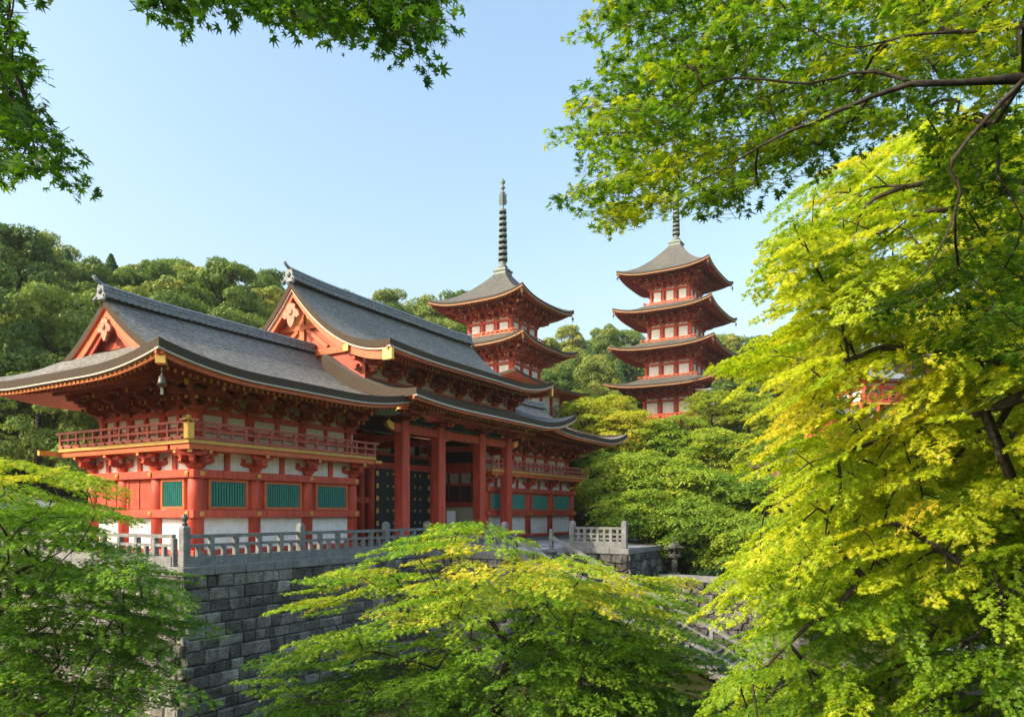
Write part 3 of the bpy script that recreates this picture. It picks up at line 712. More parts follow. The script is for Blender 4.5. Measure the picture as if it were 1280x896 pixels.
for x0_, x1_ in ((16.95, 20.02), (20.08, 23.15)):
    d = MB(); d.cbox(x0_, x1_, 3.8, 3.92, .32, 5.32, .02); do = d.build('door', M['door'], G)
    f = MB()
    for k in range(6):
        z = .6 + k * .88
        for xx, ww in ((x0_ + .14, .13), (x1_ - .14, .13), ((x0_ + x1_)/2 - .32, .07), ((x0_ + x1_)/2 + .32, .07)):
            f.cbox(xx - ww, xx + ww, 3.755, 3.797, z - (.17 if ww > .1 else .09), z + (.17 if ww > .1 else .09), .015)
    f.build('door_fitting', M['gold'], do)
    for k in range(1, 4): MB().box(x0_ + .3, x1_ - .3, 3.77, 3.797, .3 + k*1.28, .42 + k*1.28).build('door_rail', M['door'], do)
# end wall of the right wing that faces the passage
MB().box(24.94, 25.06, .1, 3.9, .18, 5.3).build('wall', M['cream'], G)
for z0, z1 in ((.2, .46), (2.7, 3.05), (4.3, 4.5), (5.3, 6.1)): MB().box(24.7, 24.93, .1, 3.9, z0, z1).build('beam', M['red'], G)
MB().box(24.85, 24.935, .3, 3.8, 3.05, 4.3).build('lattice_screen', M['dark'], G)
for k in range(3): MB().box(24.78, 24.93, .95 + k*1.1, 1.1 + k*1.1, 3.05, 5.3).build('strut', M['timber'], G)
MB().box(24.9, 25.0, 0, 4.0, 6.1, 7.9).build('wall', M['dark'], G)
MB().box(10.42, 10.5, .1, 3.9, .18, 7.9).build('wall', M['dark'], G)
# ------------------------------------------------------------------ terrace, retaining walls, fences, steps
rng = random.Random(5)
b = MB(); b.box(-3.05, 60, -3.65, 34, -9, -.03); b.box(12.85, 20.85, -9.15, -3.65, -9, -.035); b.box(20.85, 34, -13.15, -3.65, -9, -.04)
tag(b.build('terrace_ground', M['gravel'], None, tuple(C0), UA), kind='structure')

def stone_wall(name, label, runs, H, mat, course=(.40, .60), length=(.48, .95), batter=.09, coping=True, rough=.06):
    """runs: (start (x,y), direction, length, outward) in site axes; one thing, the face of blocks is its surface"""
    t = thing(name, label, 'retaining wall', tuple(C0), UA)
    f = MB(); tint = []; cp = MB(); bk = MB()
    for (p, d, L, o, ztop) in runs:
        p, d, o = np.array(p, float), np.array(d, float), np.array(o, float)
        z = ztop - (.38 if coping else 0); k = 0
        bk.add([tuple(p + d*x + o*w) + (zz,) for x, w, zz in ((-.1, -.2, ztop - .3), (L, -.2, ztop - .3), (L, -.2 + batter*H*.9, ztop - H), (-.1, -.2 + batter*H*.9, ztop - H))], [(0, 1, 2, 3)])
        if coping:
            a = -.12
            while a < L + .1:
                w = min(rng.uniform(1.1, 1.7), L + .12 - a)
                if w < .3: break
                q0, q1 = p + d*(a + .008) + o*.13, p + d*(a + w - .008) - o*.55
                xs, ys = sorted((q0[0], q1[0])), sorted((q0[1], q1[1]))
                cp.cbox(xs[0], xs[1], ys[0], ys[1], ztop - .37, ztop + rng.uniform(-.012, .012), .025); a += w
        if mat == 'rubble':
            cw, ch = sum(length)/2*.62, sum(course)/2; nr, nc = int(H/ch) + 1, int((L + 1.2)/cw) + 2; V = {}
            def vert(i, j):
                if (i, j) not in V: V[(i, j)] = (-.6 + j*cw + rng.uniform(-.34, .34)*cw, z - i*ch + (rng.uniform(-.3, .3)*ch if i else 0))
                return V[(i, j)]
            for i in range(nr):
                for j in range(i % 2, nc, 2):
                    A = [vert(i, j), vert(i, j+1), vert(i, j+2), vert(i+1, j+2), vert(i+1, j+1), vert(i+1, j)]
                    A = [(min(max(x, -.05), L + .05 + batter*2), zz) for x, zz in A]
                    cx, cz = sum(x for x, _ in A)/6, sum(zz for _, zz in A)/6
                    off = batter*max(0, ztop - cz); e = off + rng.uniform(-rough, rough*1.3)
                    def ring(q, dep, jt=0): return [tuple((p + d*(cx + (x - cx)*q) + o*(dep + rng.uniform(-jt, jt)))) + (cz + (zz - cz)*q,) for x, zz in A]
                    vs = ring(.97, off - .3) + ring(.94, e - .02) + ring(.72, e + .07, .02)
                    fs = [tuple(range(12, 18))] + [(6+n, 6+(n+1)%6, 12+(n+1)%6, 12+n) for n in range(6)] + [(n, (n+1)%6, 6+(n+1)%6, 6+n) for n in range(6)]
                    n0 = len(f.f); f.add(vs, fs); tint += [rng.random()**1.1]*(len(f.f) - n0)
            continue
        while z > ztop - H:
            h = rng.uniform(*course); a = -rng.uniform(0, .5)
            off = batter * max(0.0, ztop - z + h/2) ** 1.15
            while a < L + off:
                w = rng.uniform(*length); a0, a1 = max(a, -off if k % 2 else -off), min(a + w, L + off)
                if a1 - a0 > .12:
                    e = off + rng.uniform(-rough, rough); g = .014; i = rng.uniform(.035, .075)
                    j = lambda: rng.uniform(-.034, .034)
                    A = [(a0 + g, z - g), (a1 - g, z - g), (a1 - g, z - h + g), (a0 + g, z - h + g)]
                    Bk = [p + d*x + o*(off - .35) for x, zz in A]; Fm = [p + d*(x + j()) + o*(e - .03) for x, zz in A]
                    cx = (a0 + a1)/2
                    Ff = [(x + (i if x < cx else -i) + j(), zz + (i if zz < z - h/2 else -i) + j()) for x, zz in A]
                    Fp = [p + d*x + o*(e + .03 + j()) for x, zz in Ff]
                    vs = [(q[0], q[1], A[n][1]) for n, q in enumerate(Bk)] + [(q[0], q[1], A[n][1]) for n, q in enumerate(Fm)] + [(q[0], q[1], Ff[n][1]) for n, q in enumerate(Fp)]
                    fs = [(8, 9, 10, 11)] + [(4+n, 4+(n+1)%4, 8+(n+1)%4, 8+n) for n in range(4)] + [(n, (n+1)%4, 4+(n+1)%4, 4+n) for n in range(4)]
                    n0 = len(f.f); f.add(vs, fs); tv = rng.random() ** 1.2; tint += [tv] * (len(f.f) - n0)
                a += w
            z -= h; k += 1
    o_ = f.build('wall_face', M[mat], t)
    at_ = o_.data.attributes.new('tint', 'FLOAT', 'FACE'); at_.data.foreach_set('value', np.array(tint, dtype=np.float32))
    bk.build('backing', M['dark'], t)
    if coping: cp.build('coping', M['stone'], t)
    return t
stone_wall('retaining_wall', 'tall dark mossy ashlar retaining wall under the gate terrace with a sharp corner', [
    ((-3.4, -4.0), (1, 0), 16.0, (0, -1), 0.0), ((-3.4, -4.0), (0, 1), 30.0, (-1, 0), -.004),
    ((12.5, -9.5), (0, 1), 5.4, (-1, 0), -.003), ((12.5, -9.5), (1, 0), 1.4, (0, -1), -.002)], 8.8, 'ashlar')
stone_wall('retaining_wall', 'short stone wall under the platform beside the steps, topped by a squared stone fence', [
    ((20.5, -13.5), (0, 1), 9.0, (-1, 0), 0.0), ((20.5, -13.5), (1, 0), 13.0, (0, -1), -.003)], 8.2, 'rubble', (.38, .62), (.45, .9), .05)

def stone_fence(label, p, q, big=(True, True), step=1.25, big_every=4, dense=False):
    t = thing('stone_fence', label, 'stone fence', tuple(C0), UA)
    p, q = np.array(p, float), np.array(q, float); L = np.linalg.norm(q - p); d = (q - p)/L
    P = lambda s, z: (p[0] + d[0]*s, p[1] + d[1]*s, z)
    n = round(L/step); st = L/n
    MB().beam(P(0, .2), P(L, .2), .30, .42).build('base_rail', M['stone'], t)
    MB().beam(P(0, .86), P(L, .86), .15, .12).build('rail', M['stone'], t)
    MB().beam(P(0, 1.24), P(L, 1.24), .19, .15).build('top_rail', M['stone'], t)
    if dense: MB().beam(P(0, .58), P(L, .58), .13, .10).build('rail', M['stone'], t)
    for i in range(n + 1):
        isbig = (i == 0 and big[0]) or (i == n and big[1]) or (0 < i < n and big_every and i % big_every == 0)
        w = .17 if isbig else .11; h = 1.62 if isbig else 1.22
        x, y = P(i*st, 0)[:2]; b = MB()
        if isbig:
            b.cbox(x - w, x + w, y - w, y + w, 0, h, .025); b.frustum(x, y, h, h + .1, 2*w - .04, .12)
        else: b.cbox(x - w, x + w, y - w, y + w, .02, h - .06, .02)
        po = b.build('post', M['stone'], t)
        if i == 0 and big[0] == 'cap':
            MB().lathe([(.11, h + .08), (.12, h + .16), (.07, h + .2), (.10, h + .27), (.13, h + .36), (.10, h + .46), (.03, h + .55), (0, h + .58)], 12, (x, y, 0)).build('finial', M['bronze'], po)
        if i < n:
            for kk in (.5,):
                x, y = P((i + kk)*st, 0)[:2]; MB().cbox(x - .09, x + .09, y - .09, y + .09, .40, 1.17 if dense else .81, .015).build('strut', M['stone'], t)
    return t
stone_fence('long grey stone fence along the terrace front below the lattice windows', (-3.2, -3.75), (12.9, -3.75), ('cap', True), 1.24, 5)
stone_fence('stone fence along the left edge of the terrace, behind the left maple', (-3.2, -3.05), (-3.2, 26), (False, True), 1.28, 6)
stone_fence('grey stone fence turning out from the terrace towards the head of the steps', (12.9, -4.5), (12.9, -9.2), (False, True), 1.2, 0)
stone_fence('small squared stone lattice fence on the platform to the right of the steps', (20.75, -13.2), (20.75, -9.6), (True, 'cap'), .9, 0, True)

# steps
st = MB()
for k in range(38):
    y1 = -9.5 - k*.34; z = -.02 - (k + 1)*.165
    st.cbox(13.9, 18.0, y1 - .36, y1 + .02, z - .5, z, .015)
tag(st.build('steps', M['stonedark'], None, tuple(C0), UA), kind='structure')
for x, lab in ((18.15, 'stone balustrade on the right side of the steps, half hidden by maples'), (13.75, 'stone balustrade on the left side of the steps, almost hidden by the centre maple')):
    t = thing('stair_balustrade', lab, 'balustrade', tuple(C0), UA)
    MB().beam((x, -9.3, .75), (x, -22.4, -5.6), .3, .2).build('top_rail', M['stone'], t)
    MB().beam((x, -9.3, -.05), (x, -22.4, -6.4), .34, .3).build('base_rail', M['stone'], t)
    for i in range(10):
        y = -9.4 - i*1.42; z = (-9.3 - y)*-.4847
        MB().cbox(x - .11, x + .11, y - .11, y + .11, z - .3, z + (.72 if i not in (0, 9) else 1.25), .02).build('post', M['stone'], t)
# rubble wall below the lantern
pA, pB = at(826, 700, 46.5), at(940, 700, 43.5)
def to_site(P): r = np.array(P) - C0; return np.array([r @ u, r @ v])
a2, b2 = to_site(pA), to_site(pB); dd = (b2 - a2)/np.linalg.norm(b2 - a2)
stone_wall('rubble_wall', 'low wall of rough fitted rubble stones below the stone lantern', [(a2, dd, float(np.linalg.norm(b2 - a2)), (dd[1], -dd[0]) , -1.75)], 5.0, 'rubble', (.3, .5), (.3, .65), .1, True, .07)
a3 = to_site(at(985, 700, 40.5))
stone_wall('rubble_wall', 'dark vertical slab wall beside the rubble wall, mostly behind the right hand maple', [(b2, (a3 - b2)/np.linalg.norm(a3 - b2), float(np.linalg.norm(a3 - b2)), (((a3 - b2)/np.linalg.norm(a3 - b2))[1], -((a3 - b2)/np.linalg.norm(a3 - b2))[0]), -2.1)], 4.6, 'ashlar', (.9, 1.3), (.3, .5), .05, True, .05)
MBk = MB()
# stones lying at the foot of the terrace wall
def boulder(name, label, P, s, seed, group=None):
    r = random.Random(seed); mb = MB(); n, m_ = 10, 7; vs = []
    for i in range(m_ + 1):
        th = math.pi * i / m_
        for k in range(n):
            ph = 2*math.pi*k/n; q = 1 + r.uniform(-.2, .2)
            vs.append((P[0] + s*1.2*q*math.sin(th)*math.cos(ph), P[1] + s*q*math.sin(th)*math.sin(ph), P[2] + s*.75*q*math.cos(th)))
    fs = [(i*n + k, (i+1)*n + k, (i+1)*n + (k+1) % n, i*n + (k+1) % n) for i in range(m_) for k in range(n)]
    mb.add(vs, fs); o = mb.build(name, M['rubble'])
    a = o.data.attributes.new('tint', 'FLOAT', 'FACE'); a.data.foreach_set('value', np.full(len(fs), r.random(), dtype=np.float32))
    return tag(o, label, 'boulder', group)

# stone lanterns
def stone_lantern(label, P, s=1.0, rz=.3):
    t = thing('stone_lantern', label, 'stone lantern', tuple(P), rz)
    hexa = dict(n=6, smooth=False)
    def pr(name, prof, **k): return MB().lathe([(r*s, z*s) for r, z in prof], 6, smooth=False).build(name, M['stonedark'], t)
    pr('base', [(.62, -.3), (.62, .15), (.5, .22), (.5, .34), (.3, .42)])
    MB().lathe([(.24*s, .42*s), (.21*s, .8*s), (.26*s, .86*s), (.21*s, .92*s), (.23*s, 1.3*s)], 14).build('shaft', M['stonedark'], t)
    pr('platform', [(.24, 1.3), (.5, 1.46), (.54, 1.6), (.42, 1.62)])
    b = MB()
    for k in range(6):
        a = math.pi/3*k; c = .34*s; b.beam((c*math.cos(a), c*math.sin(a), 1.62*s), (c*math.cos(a), c*math.sin(a), 2.02*s), .11*s, .11*s)
    b.lathe([(.36*s, 1.62*s), (.36*s, 1.70*s)], 6, smooth=False); b.lathe([(.36*s, 1.94*s), (.38*s, 2.02*s)], 6, smooth=False); b.lathe([(.2*s, 1.7*s), (.2*s, 1.94*s)], 6, mat=1, smooth=False)
    b.build('light_box', [M['stonedark'], M['dark']], t)
    pr('roof', [(.7, 2.02), (.78, 2.12), (.5, 2.26), (.2, 2.46), (.1, 2.5)])
    MB().lathe([(.1*s, 2.5*s), (.17*s, 2.6*s), (.15*s, 2.7*s), (0, 2.86*s)], 10).build('finial', M['stonedark'], t)
    return t
stone_lantern('large dark stone lantern with a curved roof above the rubble wall, under the slope maples', at(843, 723, 49.5), 1.02)
stone_lantern('left one of two small stone lanterns glimpsed through the lower leaves of the right maple', at(1000, 806, 30), .8, .1)
stone_lantern('right one of two small stone lanterns glimpsed through the lower leaves of the right maple', at(1070, 840, 28), .95, .5)

# white notice board and trestle inside the gate
t = thing('notice_board', 'white notice board standing inside the gate passage between the columns', 'notice board', tuple(site(22.9, 1.6, .16)), .1)
MB().cbox(-.32, .32, -.03, .03, .75, 2.2, .01).build('board', M['notice'], t)
for sx in (-.25, .25): MB().beam((sx, .05, 0), (sx, .05, 2.1), .05, .05).build('leg', M['timber'], t)
t = thing('offering_box', 'dark wooden slatted offering box at the foot of the portico column', 'offering box', tuple(site(19.6, -.6, .18)), UA)
MB().cbox(-.6, .6, -.35, .35, .08, .78, .02).build('box', M['dark'], t)
b = MB()
for i in range(7): b.box(-.58, .58, -.3 + i*.1 - .02, -.3 + i*.1 + .02, .785, .82)
b.build('slats', M['timber'], t)

# ------------------------------------------------------------------ pagodas
def bell(label, P, s, group):
    b = MB(); b.lathe([(.03, .38), (.03, .3), (.09, .28), (.12, .1), (.16, 0), (.13, .01), (0, .1)], 10); b.tube([(0, 0, .36), (0, 0, .6)], [.02, .02], 5); b.box(-.05, .05, -.008, .008, -.3, -.08); b.tube([(0, 0, -.1), (0, 0, .1)], [.01, .01], 4)
    o = b.build('wind_bell', M['bronze']); o.location = tuple(P); o.scale = (s, s, s); return tag(o, label, 'wind bell', group)

def pagoda(label, base, tiers, r_top, z_apex, spire_h, bellname):
    """tiers from the top: (eave half width, eave z, body half width); z relative to base"""
    t = thing('pagoda', label, 'pagoda', tuple(base), UA); T = t; k = 1.55; up = .95; th = .36
    for ti, (Rh, ze, hb) in enumerate(tiers):
        top = ti == 0; r0 = r_top if top else hb + .35
        zt = z_apex if top else ze + (1.55 if ti else 0) + .25
        def pt(a, w, s):
            r = r0 + (Rh - r0)*a; z = ze + (zt - ze)*pw(a, k) + up*a*a*abs(w)**3.2
            x, y = w*r, -r
            for _ in range(s): x, y = y, -x
            return (x, y, z)
        roof = MB()
        for s in range(4):
            g = [[pt(i/12, -1 + 2*j/24, s) for j in range(25)] for i in range(13)]
            roof.shell(g, th)
        ro = roof.build('roof', [M['thatch_old'], M['edge'], M['redorange']], T)
        tr = MB()
        for s in range(4):
            L = [pt(1, -1 + 2*j/24, s) for j in range(25)]; o = (0, -1)
            o = [(0, -1), (-1, 0), (0, 1), (1, 0)][s]
            ribbon(tr, L, -th + .02, -th - .09, (o[0]*.04, o[1]*.04), .25)
        tr.build('eave_trim', M['ochretrim'], ro)
        rf = MB(); n = int(2*Rh/.42)
        for s in (0, 1, 2, 3):
            for i in range(1, n):
                c = -Rh + 2*Rh*i/n
                def Q(rr, dz):
                    a = (rr - r0)/(Rh - r0); w = max(-1, min(1, c/rr)); p = pt(max(0, a), w, 0); x, y = c, -rr
                    for _ in range(s): x, y = y, -x
                    return np.array([x, y, p[2] - th - dz])
                ra = max(abs(c) + .02, hb + .2)
                if ra < Rh - 1.0: rf.beam(Q(ra, .25), Q(Rh - .85, .27), .15, .16, 0, 1)
                if abs(c) < Rh - .5: rf.beam(Q(max(abs(c) + .1, Rh - 1.7), .08), Q(Rh - .2, .14), .14, .13, 0, 1)
        for s in range(4):
            p0 = np.array(pt(1, -1, s)) * (.965, .965, 1) - (0, 0, th + .35); sg = np.sign(p0[:2]); q0 = np.array([sg[0]*hb, sg[1]*hb, ze + .1]); rf.beam(q0, p0, .3, .34, 0, 1)
        rf.build('eave_rafters', [M['red'], M['ochre']], ro)
        # storey body below the eave
        nxt = tiers[ti+1] if ti + 1 < len(tiers) else None
        zb = (nxt[1] + 1.25) if nxt else ze - 5.0
        bd = MB(); bd.box(-hb, hb, -hb, hb, zb - 1.2, ze + .3); bo = bd.build('storey', M['reddark'], T)
        for fi, rz in ((0, 0), (1, -math.pi/2), (2, math.pi), (3, math.pi/2)):
            f = MB()
            for i in range(4):
                x = -hb + 2*hb*i/3; f.lathe([(.24, zb), (.24, ze - 1.9)], 10, (x, -hb - .05, 0), 0)
            for z0, z1 in ((zb + .05, zb + .3), (ze - 2.25, ze - 1.95), (ze - .95, ze - .75)): f.box(-hb - .2, hb + .2, -hb - .26, -hb - .02, z0, z1, 0)
            fo = f.build('frame', M['red'], bo, (0, 0, 0), rz)
            for i in range(3 if fi < 2 else 0):
                x0 = -hb + 2*hb*i/3 + .34; x1 = -hb + 2*hb*(i+1)/3 - .34
                MB().box(x0, x1, -hb - .07, -hb - .012, ze - 1.94, ze - 1.3).build('plaster_panel', M['white'], bo, (0, 0, 0), rz); MB().box(x0 + .12, x1 - .12, -hb - .09, -hb - .012, zb + .95, ze - 2.3).build('window', M['white'], bo, (0, 0, 0), rz)
            if fi < 2:
                for i in range(4): link('bracket', BR_L, bo, (( -hb + 2*hb*i/3)*(1 if fi == 0 else 0) + (0 if fi == 0 else -hb), (-hb if fi == 0 else hb - 2*hb*i/3), ze - 2.0), rz, (1.1, 1.2, 1.42))
                for i in range(3):
                    m_ = -hb + 2*hb*(i + .5)/3; link('bracket', BR_S, bo, (m_ if fi == 0 else -hb, -hb if fi == 0 else -m_, ze - 1.75), rz, (1.0, 1.5, 1.5))
        link('bracket', BR_L, bo, (-hb, -hb, ze - 1.99), -math.pi/4, (1.1, 1.6, 1.42)); link('bracket', BR_L, bo, (hb, -hb, ze - 1.992), math.pi/4, (1.1, 1.6, 1.42))
        link('bracket', BR_L, bo, (-hb, hb, ze - 1.994), -3*math.pi/4, (1.1, 1.6, 1.42))
        # eave purlin ring
        pr = MB()
        for s in range(4):
            a, c = hb + 1.5, .12; q = [(-a, -a), (a, -a)]; e = []
            for x, y in q:
                for _ in range(s): x, y = y, -x
                e.append((x, y, ze - .12 + s*.002))
            pr.beam(e[0], e[1], .22, .22)
        pr.build('purlin', M['red'], bo)
        # balcony
        rb = hb + 1.0; bl = MB()
        bl.box(-rb, rb, -rb, rb, zb - .22, zb - .06, 0); bl.box(-rb + .15, rb - .15, -rb + .15, rb - .15, zb - .55, zb - .222, 1)
        blo = bl.build('balcony', [M['ochre'], M['red']], bo)
        for a_, c_ in (((-rb, -rb), (rb, -rb)), ((-rb, rb), (-rb, -rb)), ((rb, -rb), (rb, rb)), ((rb, rb), (-rb, rb))):
            r_ = MB(); rail_run(r_, (a_[0]*.97, a_[1]*.97), (c_[0]*.97, c_[1]*.97), 0, zb - .06); r_.build('railing', M['redorange'], blo)
        cs = {0: 'near', 1: 'left', 3: 'right'}
        for ci, s_ in (('front', 0), ('left', 1), ('right', 3)):
            q = np.array(pt(1, -1, s_)); wq = np.array(base) + u*q[0]*.98 + v*q[1]*.98 + np.array([0, 0, q[2] - th - .95])
            nm = ['topmost', 'second', 'third', 'fourth', 'fifth'][ti]
            bell(f'wind bell under the {ci} corner of the {nm} roof of {bellname}', wq, 1.15, 'wind bells under the pagoda eaves')
    # finial
    sp = MB(); z0 = z_apex - .25; w = r_top + .12
    sp.box(-w, w, -w, w, z0, z0 + .5); sp.box(-w - .12, w + .12, -w - .12, w + .12, z0 + .5, z0 + .66); sp.box(-w*.8, w*.8, -w*.8, w*.8, z0 + .66, z0 + .95)
    so_ = sp.build('spire', M['patina'], T)
    zz = z0 + .95
    MB().lathe([(w*.75, zz), (w*.74, zz + .25), (w*.5, zz + .55), (.32, zz + .66), (.55, zz + .85), (.22, zz + 1.0)], 16).build('dome', M['patina'], so_)
    zz += 1.0; h = spire_h - 1.95
    MB().lathe([(.17, zz), (.12, zz + h)], 10).build('mast', M['patina'], so_)
    n = 9; hr = h*.66
    for i in range(n):
        zc = zz + .3 + hr*i/n; r = .62 - .018*i
        MB().lathe([(r*.8, -.16), (r, -.24), (r, .24), (r*.8, .16), (r*.8, -.16)], 18, (0, 0, zc)).lathe([(.2, -.16), (.24, 0), (.2, .16)], 10, (0, 0, zc)).beam((-r*.88, 0, zc), (r*.88, 0, zc), .1, .1).beam((0, -r*.88, zc), (0, r*.88, zc), .1, .098).build('ring', M['patina'], so_)
    zf = zz + .3 + hr
    fl = MB()
    for k in range(4):
        a = math.pi/2*k + .4; poly = [(.1, 0), (.5, .1), (.62, .5), (.5, .9), (.6, 1.35), (.38, 1.3), (.42, 1.75), (.1, 1.6)]
        Mx = Matrix.Rotation(a, 4, 'Z'); fl.prism([(x_*.9, zf + y_*h*.085/.85) for x_, y_ in poly], 1, -.03, .03, 0, Mx)
    fl.build('flame_ornament', M['patina'], so_)
    zj = zf + h*.2
    MB().lathe([(.1, zj - .1), (.28, zj + .12), (.3, zj + .3), (.1, zj + .5), (.12, zj + .62), (.32, zj + .85), (.28, zj + 1.1), (.05, zj + 1.4), (0, zj + 1.6)], 12).build('jewel', M['patina'], so_)
    return t
pagoda('vermilion pagoda behind the gate roof showing two tiers and a tall ringed bronze spire', (-1.2, 95, 4.0),
       [(7.0, 22.4, 3.15), (7.35, 16.9, 3.45), (7.7, 11.4, 3.75), (8.0, 5.9, 4.0)], .75, 27.4, 12.6, 'the pagoda behind the gate')
pagoda('tall vermilion pagoda on the right with four roofs, its spire hidden by maple leaves', (27.3, 120, 9.0),
       [(7.55, 29.4, 3.15), (8.05, 23.3, 3.45), (8.6, 17.2, 3.75), (9.1, 11.2, 4.05)], .85, 35.4, 11.5, 'the right hand pagoda')
bell('green bronze wind bell hanging under the near corner of the gate roof', C0 + u*-4.0 + v*-3.45 + np.array([0, 0, 7.3]), 1.25, None)

# ------------------------------------------------------------------ smaller halls
def hall(label, P, rz, w, d, hw, hr, over=1.2, walls='red', colm='red', roofm='thatch', rail=False, cat='temple hall'):
    t = thing('temple_hall', label, cat, tuple(P), rz)
    MB().box(-w/2, w/2, -d/2, d/2, -1.5, hw).build('wall', M['white' if walls == 'red' else walls], t)
    n = max(2, round(w/2.2))
    for i in range(n + 1):
        x = -w/2 + w*i/n; MB().lathe([(.2, -1.2), (.2, hw)], 10, (x, -d/2 - .06, 0)).build('column', M[colm], t)
    for i in range(max(1, round(d/2.2)) + 1):
        y = -d/2 + d*i/max(1, round(d/2.2)); MB().lathe([(.2, -1.2), (.2, hw)], 10, (-w/2 - .06, y, 0)).build('column', M[colm], t)
    for z in (0, hw*.62, hw - .3): MB().box(-w/2 - .25, w/2 + .25, -d/2 - .2, -d/2 + .02, z, z + .28).box(-w/2 - .2, -w/2 + .02, -d/2 + .03, d/2, z, z + .28).build('beam', M[colm], t)
    for i in range(n):
        x0 = -w/2 + w*i/n + .35; x1 = -w/2 + w*(i+1)/n - .35
        MB().box(x0, x1, -d/2 - .09, -d/2 - .012, .4, hw*.58).build('door' if i == n//2 else 'window', M['door' if i % 2 else 'timber'], t)
    rf = MB(); a, c = w/2 + over, d/2 + over; rl = max(.4, (w - d)/2 + .6)
    def S(i, j, s):
        q = i/8; e = -1 + 2*j/16
        X = rl + (a - rl)*q; Y = c*q; z = hw + hr*pw(q, 1.6) + .5*q*q*abs(e)**3
        return {0: (e*X, -Y, z), 1: (-X, -e*Y, z), 2: (-e*X, Y, z), 3: (X, e*Y, z)}[s]
    for s in range(4):
        rf.shell([[S(i, j, s) for j in range(17)] for i in range(9)], .28)
    ro = rf.build('roof', [M[roofm], M['edge'], M['redorange']], t)
    ridge(-rl - .3, rl + .3, 0, hw + hr - .1, .15, .15, .5, .45, parent=ro)
    if rail:
        bl = MB().box(-w/2 - .9, w/2 + .9, -d/2 - .9, d/2, -.25, -.05).build('balcony', M['ochre'], t)
        r_ = MB(); rail_run(r_, (-w/2 - .85, -d/2 - .85), (w/2 + .85, -d/2 - .85), 0, -.05); r_.build('railing', M['red'], bl)
        for i in range(n + 2): MB().lathe([(.16, -4), (.16, -.25)], 8, (-w/2 - .8 + (w + 1.6)*i/(n + 1), -d/2 - .75, 0)).build('stilt', M['red'], t)
    return t
hall('red and white hall with grey roof glimpsed through the right maple below the upper hall', at(1096, 508, 74), UA - .9, 5.6, 4.2, 2.3, 1.6, 1.0, rail=True, roofm='tile')
hall('upper red hall roof seen through the right maple above the other hall', at(1128, 478, 88), UA - .8, 7.5, 5, 2.6, 2.2, 1.3)
hall('low grey roofed hall at the right foot of the right hand pagoda', at(925, 520, 108), UA, 9, 7, 3.2, 2.4, 1.5, roofm='tile')
hall('small brown roofed pavilion half buried in the slope maples to the right', at(978, 600, 64), UA - .6, 3.4, 2.6, 1.3, .7, .7, 'timber', 'timber', 'edge')
hall('red pavilion with orange rail glimpsed left of the red and white hall', at(1042, 548, 68), UA - .7, 3.6, 3, 2.0, 1.1, .8, 'reddark', rail=True)
hall('low rear hall whose eave shows behind the right end of the main gate roof', (-1.4, 80, 1.2), UA, 12, 9, 12.2, 1.2, 2.6)
# shed at the lower right, grey roof at the far left
hall('low wooden shed with a grey roof under the right maple at the bottom right', at(1195, 905, 22), .25, 3.0, 2.2, 1.25, .5, .4, 'timber', 'dark', 'edge', cat='shed')
hall('grey tiled roof behind the left maple at the left edge', (-33.2, 44, -2.6), UA, 6, 5, 2.8, 1.9, 1.1, 'cream', 'timber', 'tile')
# ------------------------------------------------------------------ terrain
CP = np.array([
 (0,0,-1.9),(-6,2,-2.2),(6,3,-2.0),(0,-20,-1.5),(-25,0,-3),(25,0,-2),(-60,-30,0),(60,-30,0),(0,10,-6),(-8,12,-7),(8,12,-7),(0,22,-9.8),(-14,22,-9.8),(14,22,-9),(0,32,-9.5),
 (-22,28,-9.5),(-30,20,-9),(10,36,-9),(14,40,-8.2),(5,40,-8.8),(20,34,-8),(28,30,-6),(40,30,-4),(12,52,-5),(20,50,-5),(25,60,-1),(15,62,-3),(35,70,4),(20,82,5),(27,115,9),(42,92,9),(60,80,12),(60,50,2),
 (-5,45,-8),(0,55,-7),(-20,40,-8),(-10,60,-6),(8,72,-4),(-30,48,-5),(-38,44,-4),(-36,56,1),(-46,60,9),(-62,66,16),(-60,98,27),(-75,80,27),(-90,100,38),(-38,92,17),(-24,70,1),(-20,92,8),(-2,95,4),(-16,140,29),(2,140,18),
 (20,185,36),(60,185,35),(-41,112,26),(-32,122,27),(-60,160,44),(-120,150,55),(0,300,60),(120,200,40),(100,120,22),(90,60,10),(-100,40,20),(-60,30,2),(-60,10,-3),(-46,40,-2),(400,300,70),(-400,300,80),(0,700,60),(-300,-200,0),(300,-200,0),(300,60,20),(-300,60,50)], float)
def _tps(r): return np.where(r > 1e-9, r*r*np.log(np.maximum(r, 1e-9)), 0)
def ground_h(x, y):
    x = np.asarray(x, float); y = np.asarray(y, float); num = np.zeros_like(x); den = np.zeros_like(x)
    for cx, cy, h in CP:
        d2 = (x - cx)**2 + (y - cy)**2 + 4.0; w = d2 ** -1.9; num += w*h; den += w
    h = num/den
    h = h + .35*np.sin(x*.37 + 1.3*np.sin(y*.21))*np.sin(y*.31) * np.clip((np.hypot(x, y) - 6)/20, 0, 1)
    return h
gx = np.concatenate([[-2500, -1500, -900, -600, -420], np.arange(-300, -80, 14), np.arange(-80, 80, 2.0), np.arange(80, 301, 14), [420, 600, 900, 1500, 2500]])
gy = np.concatenate([[-2500, -1200, -500, -250], np.arange(-120, -20, 14), np.arange(-20, 110, 2.0), np.arange(110, 330, 8), [380, 460, 600, 900, 1500, 2500]])
GX, GY = np.meshgrid(gx, gy, indexing='ij'); GZ = ground_h(GX, GY)
me = bpy.data.meshes.new('ground'); nx, ny = GX.shape
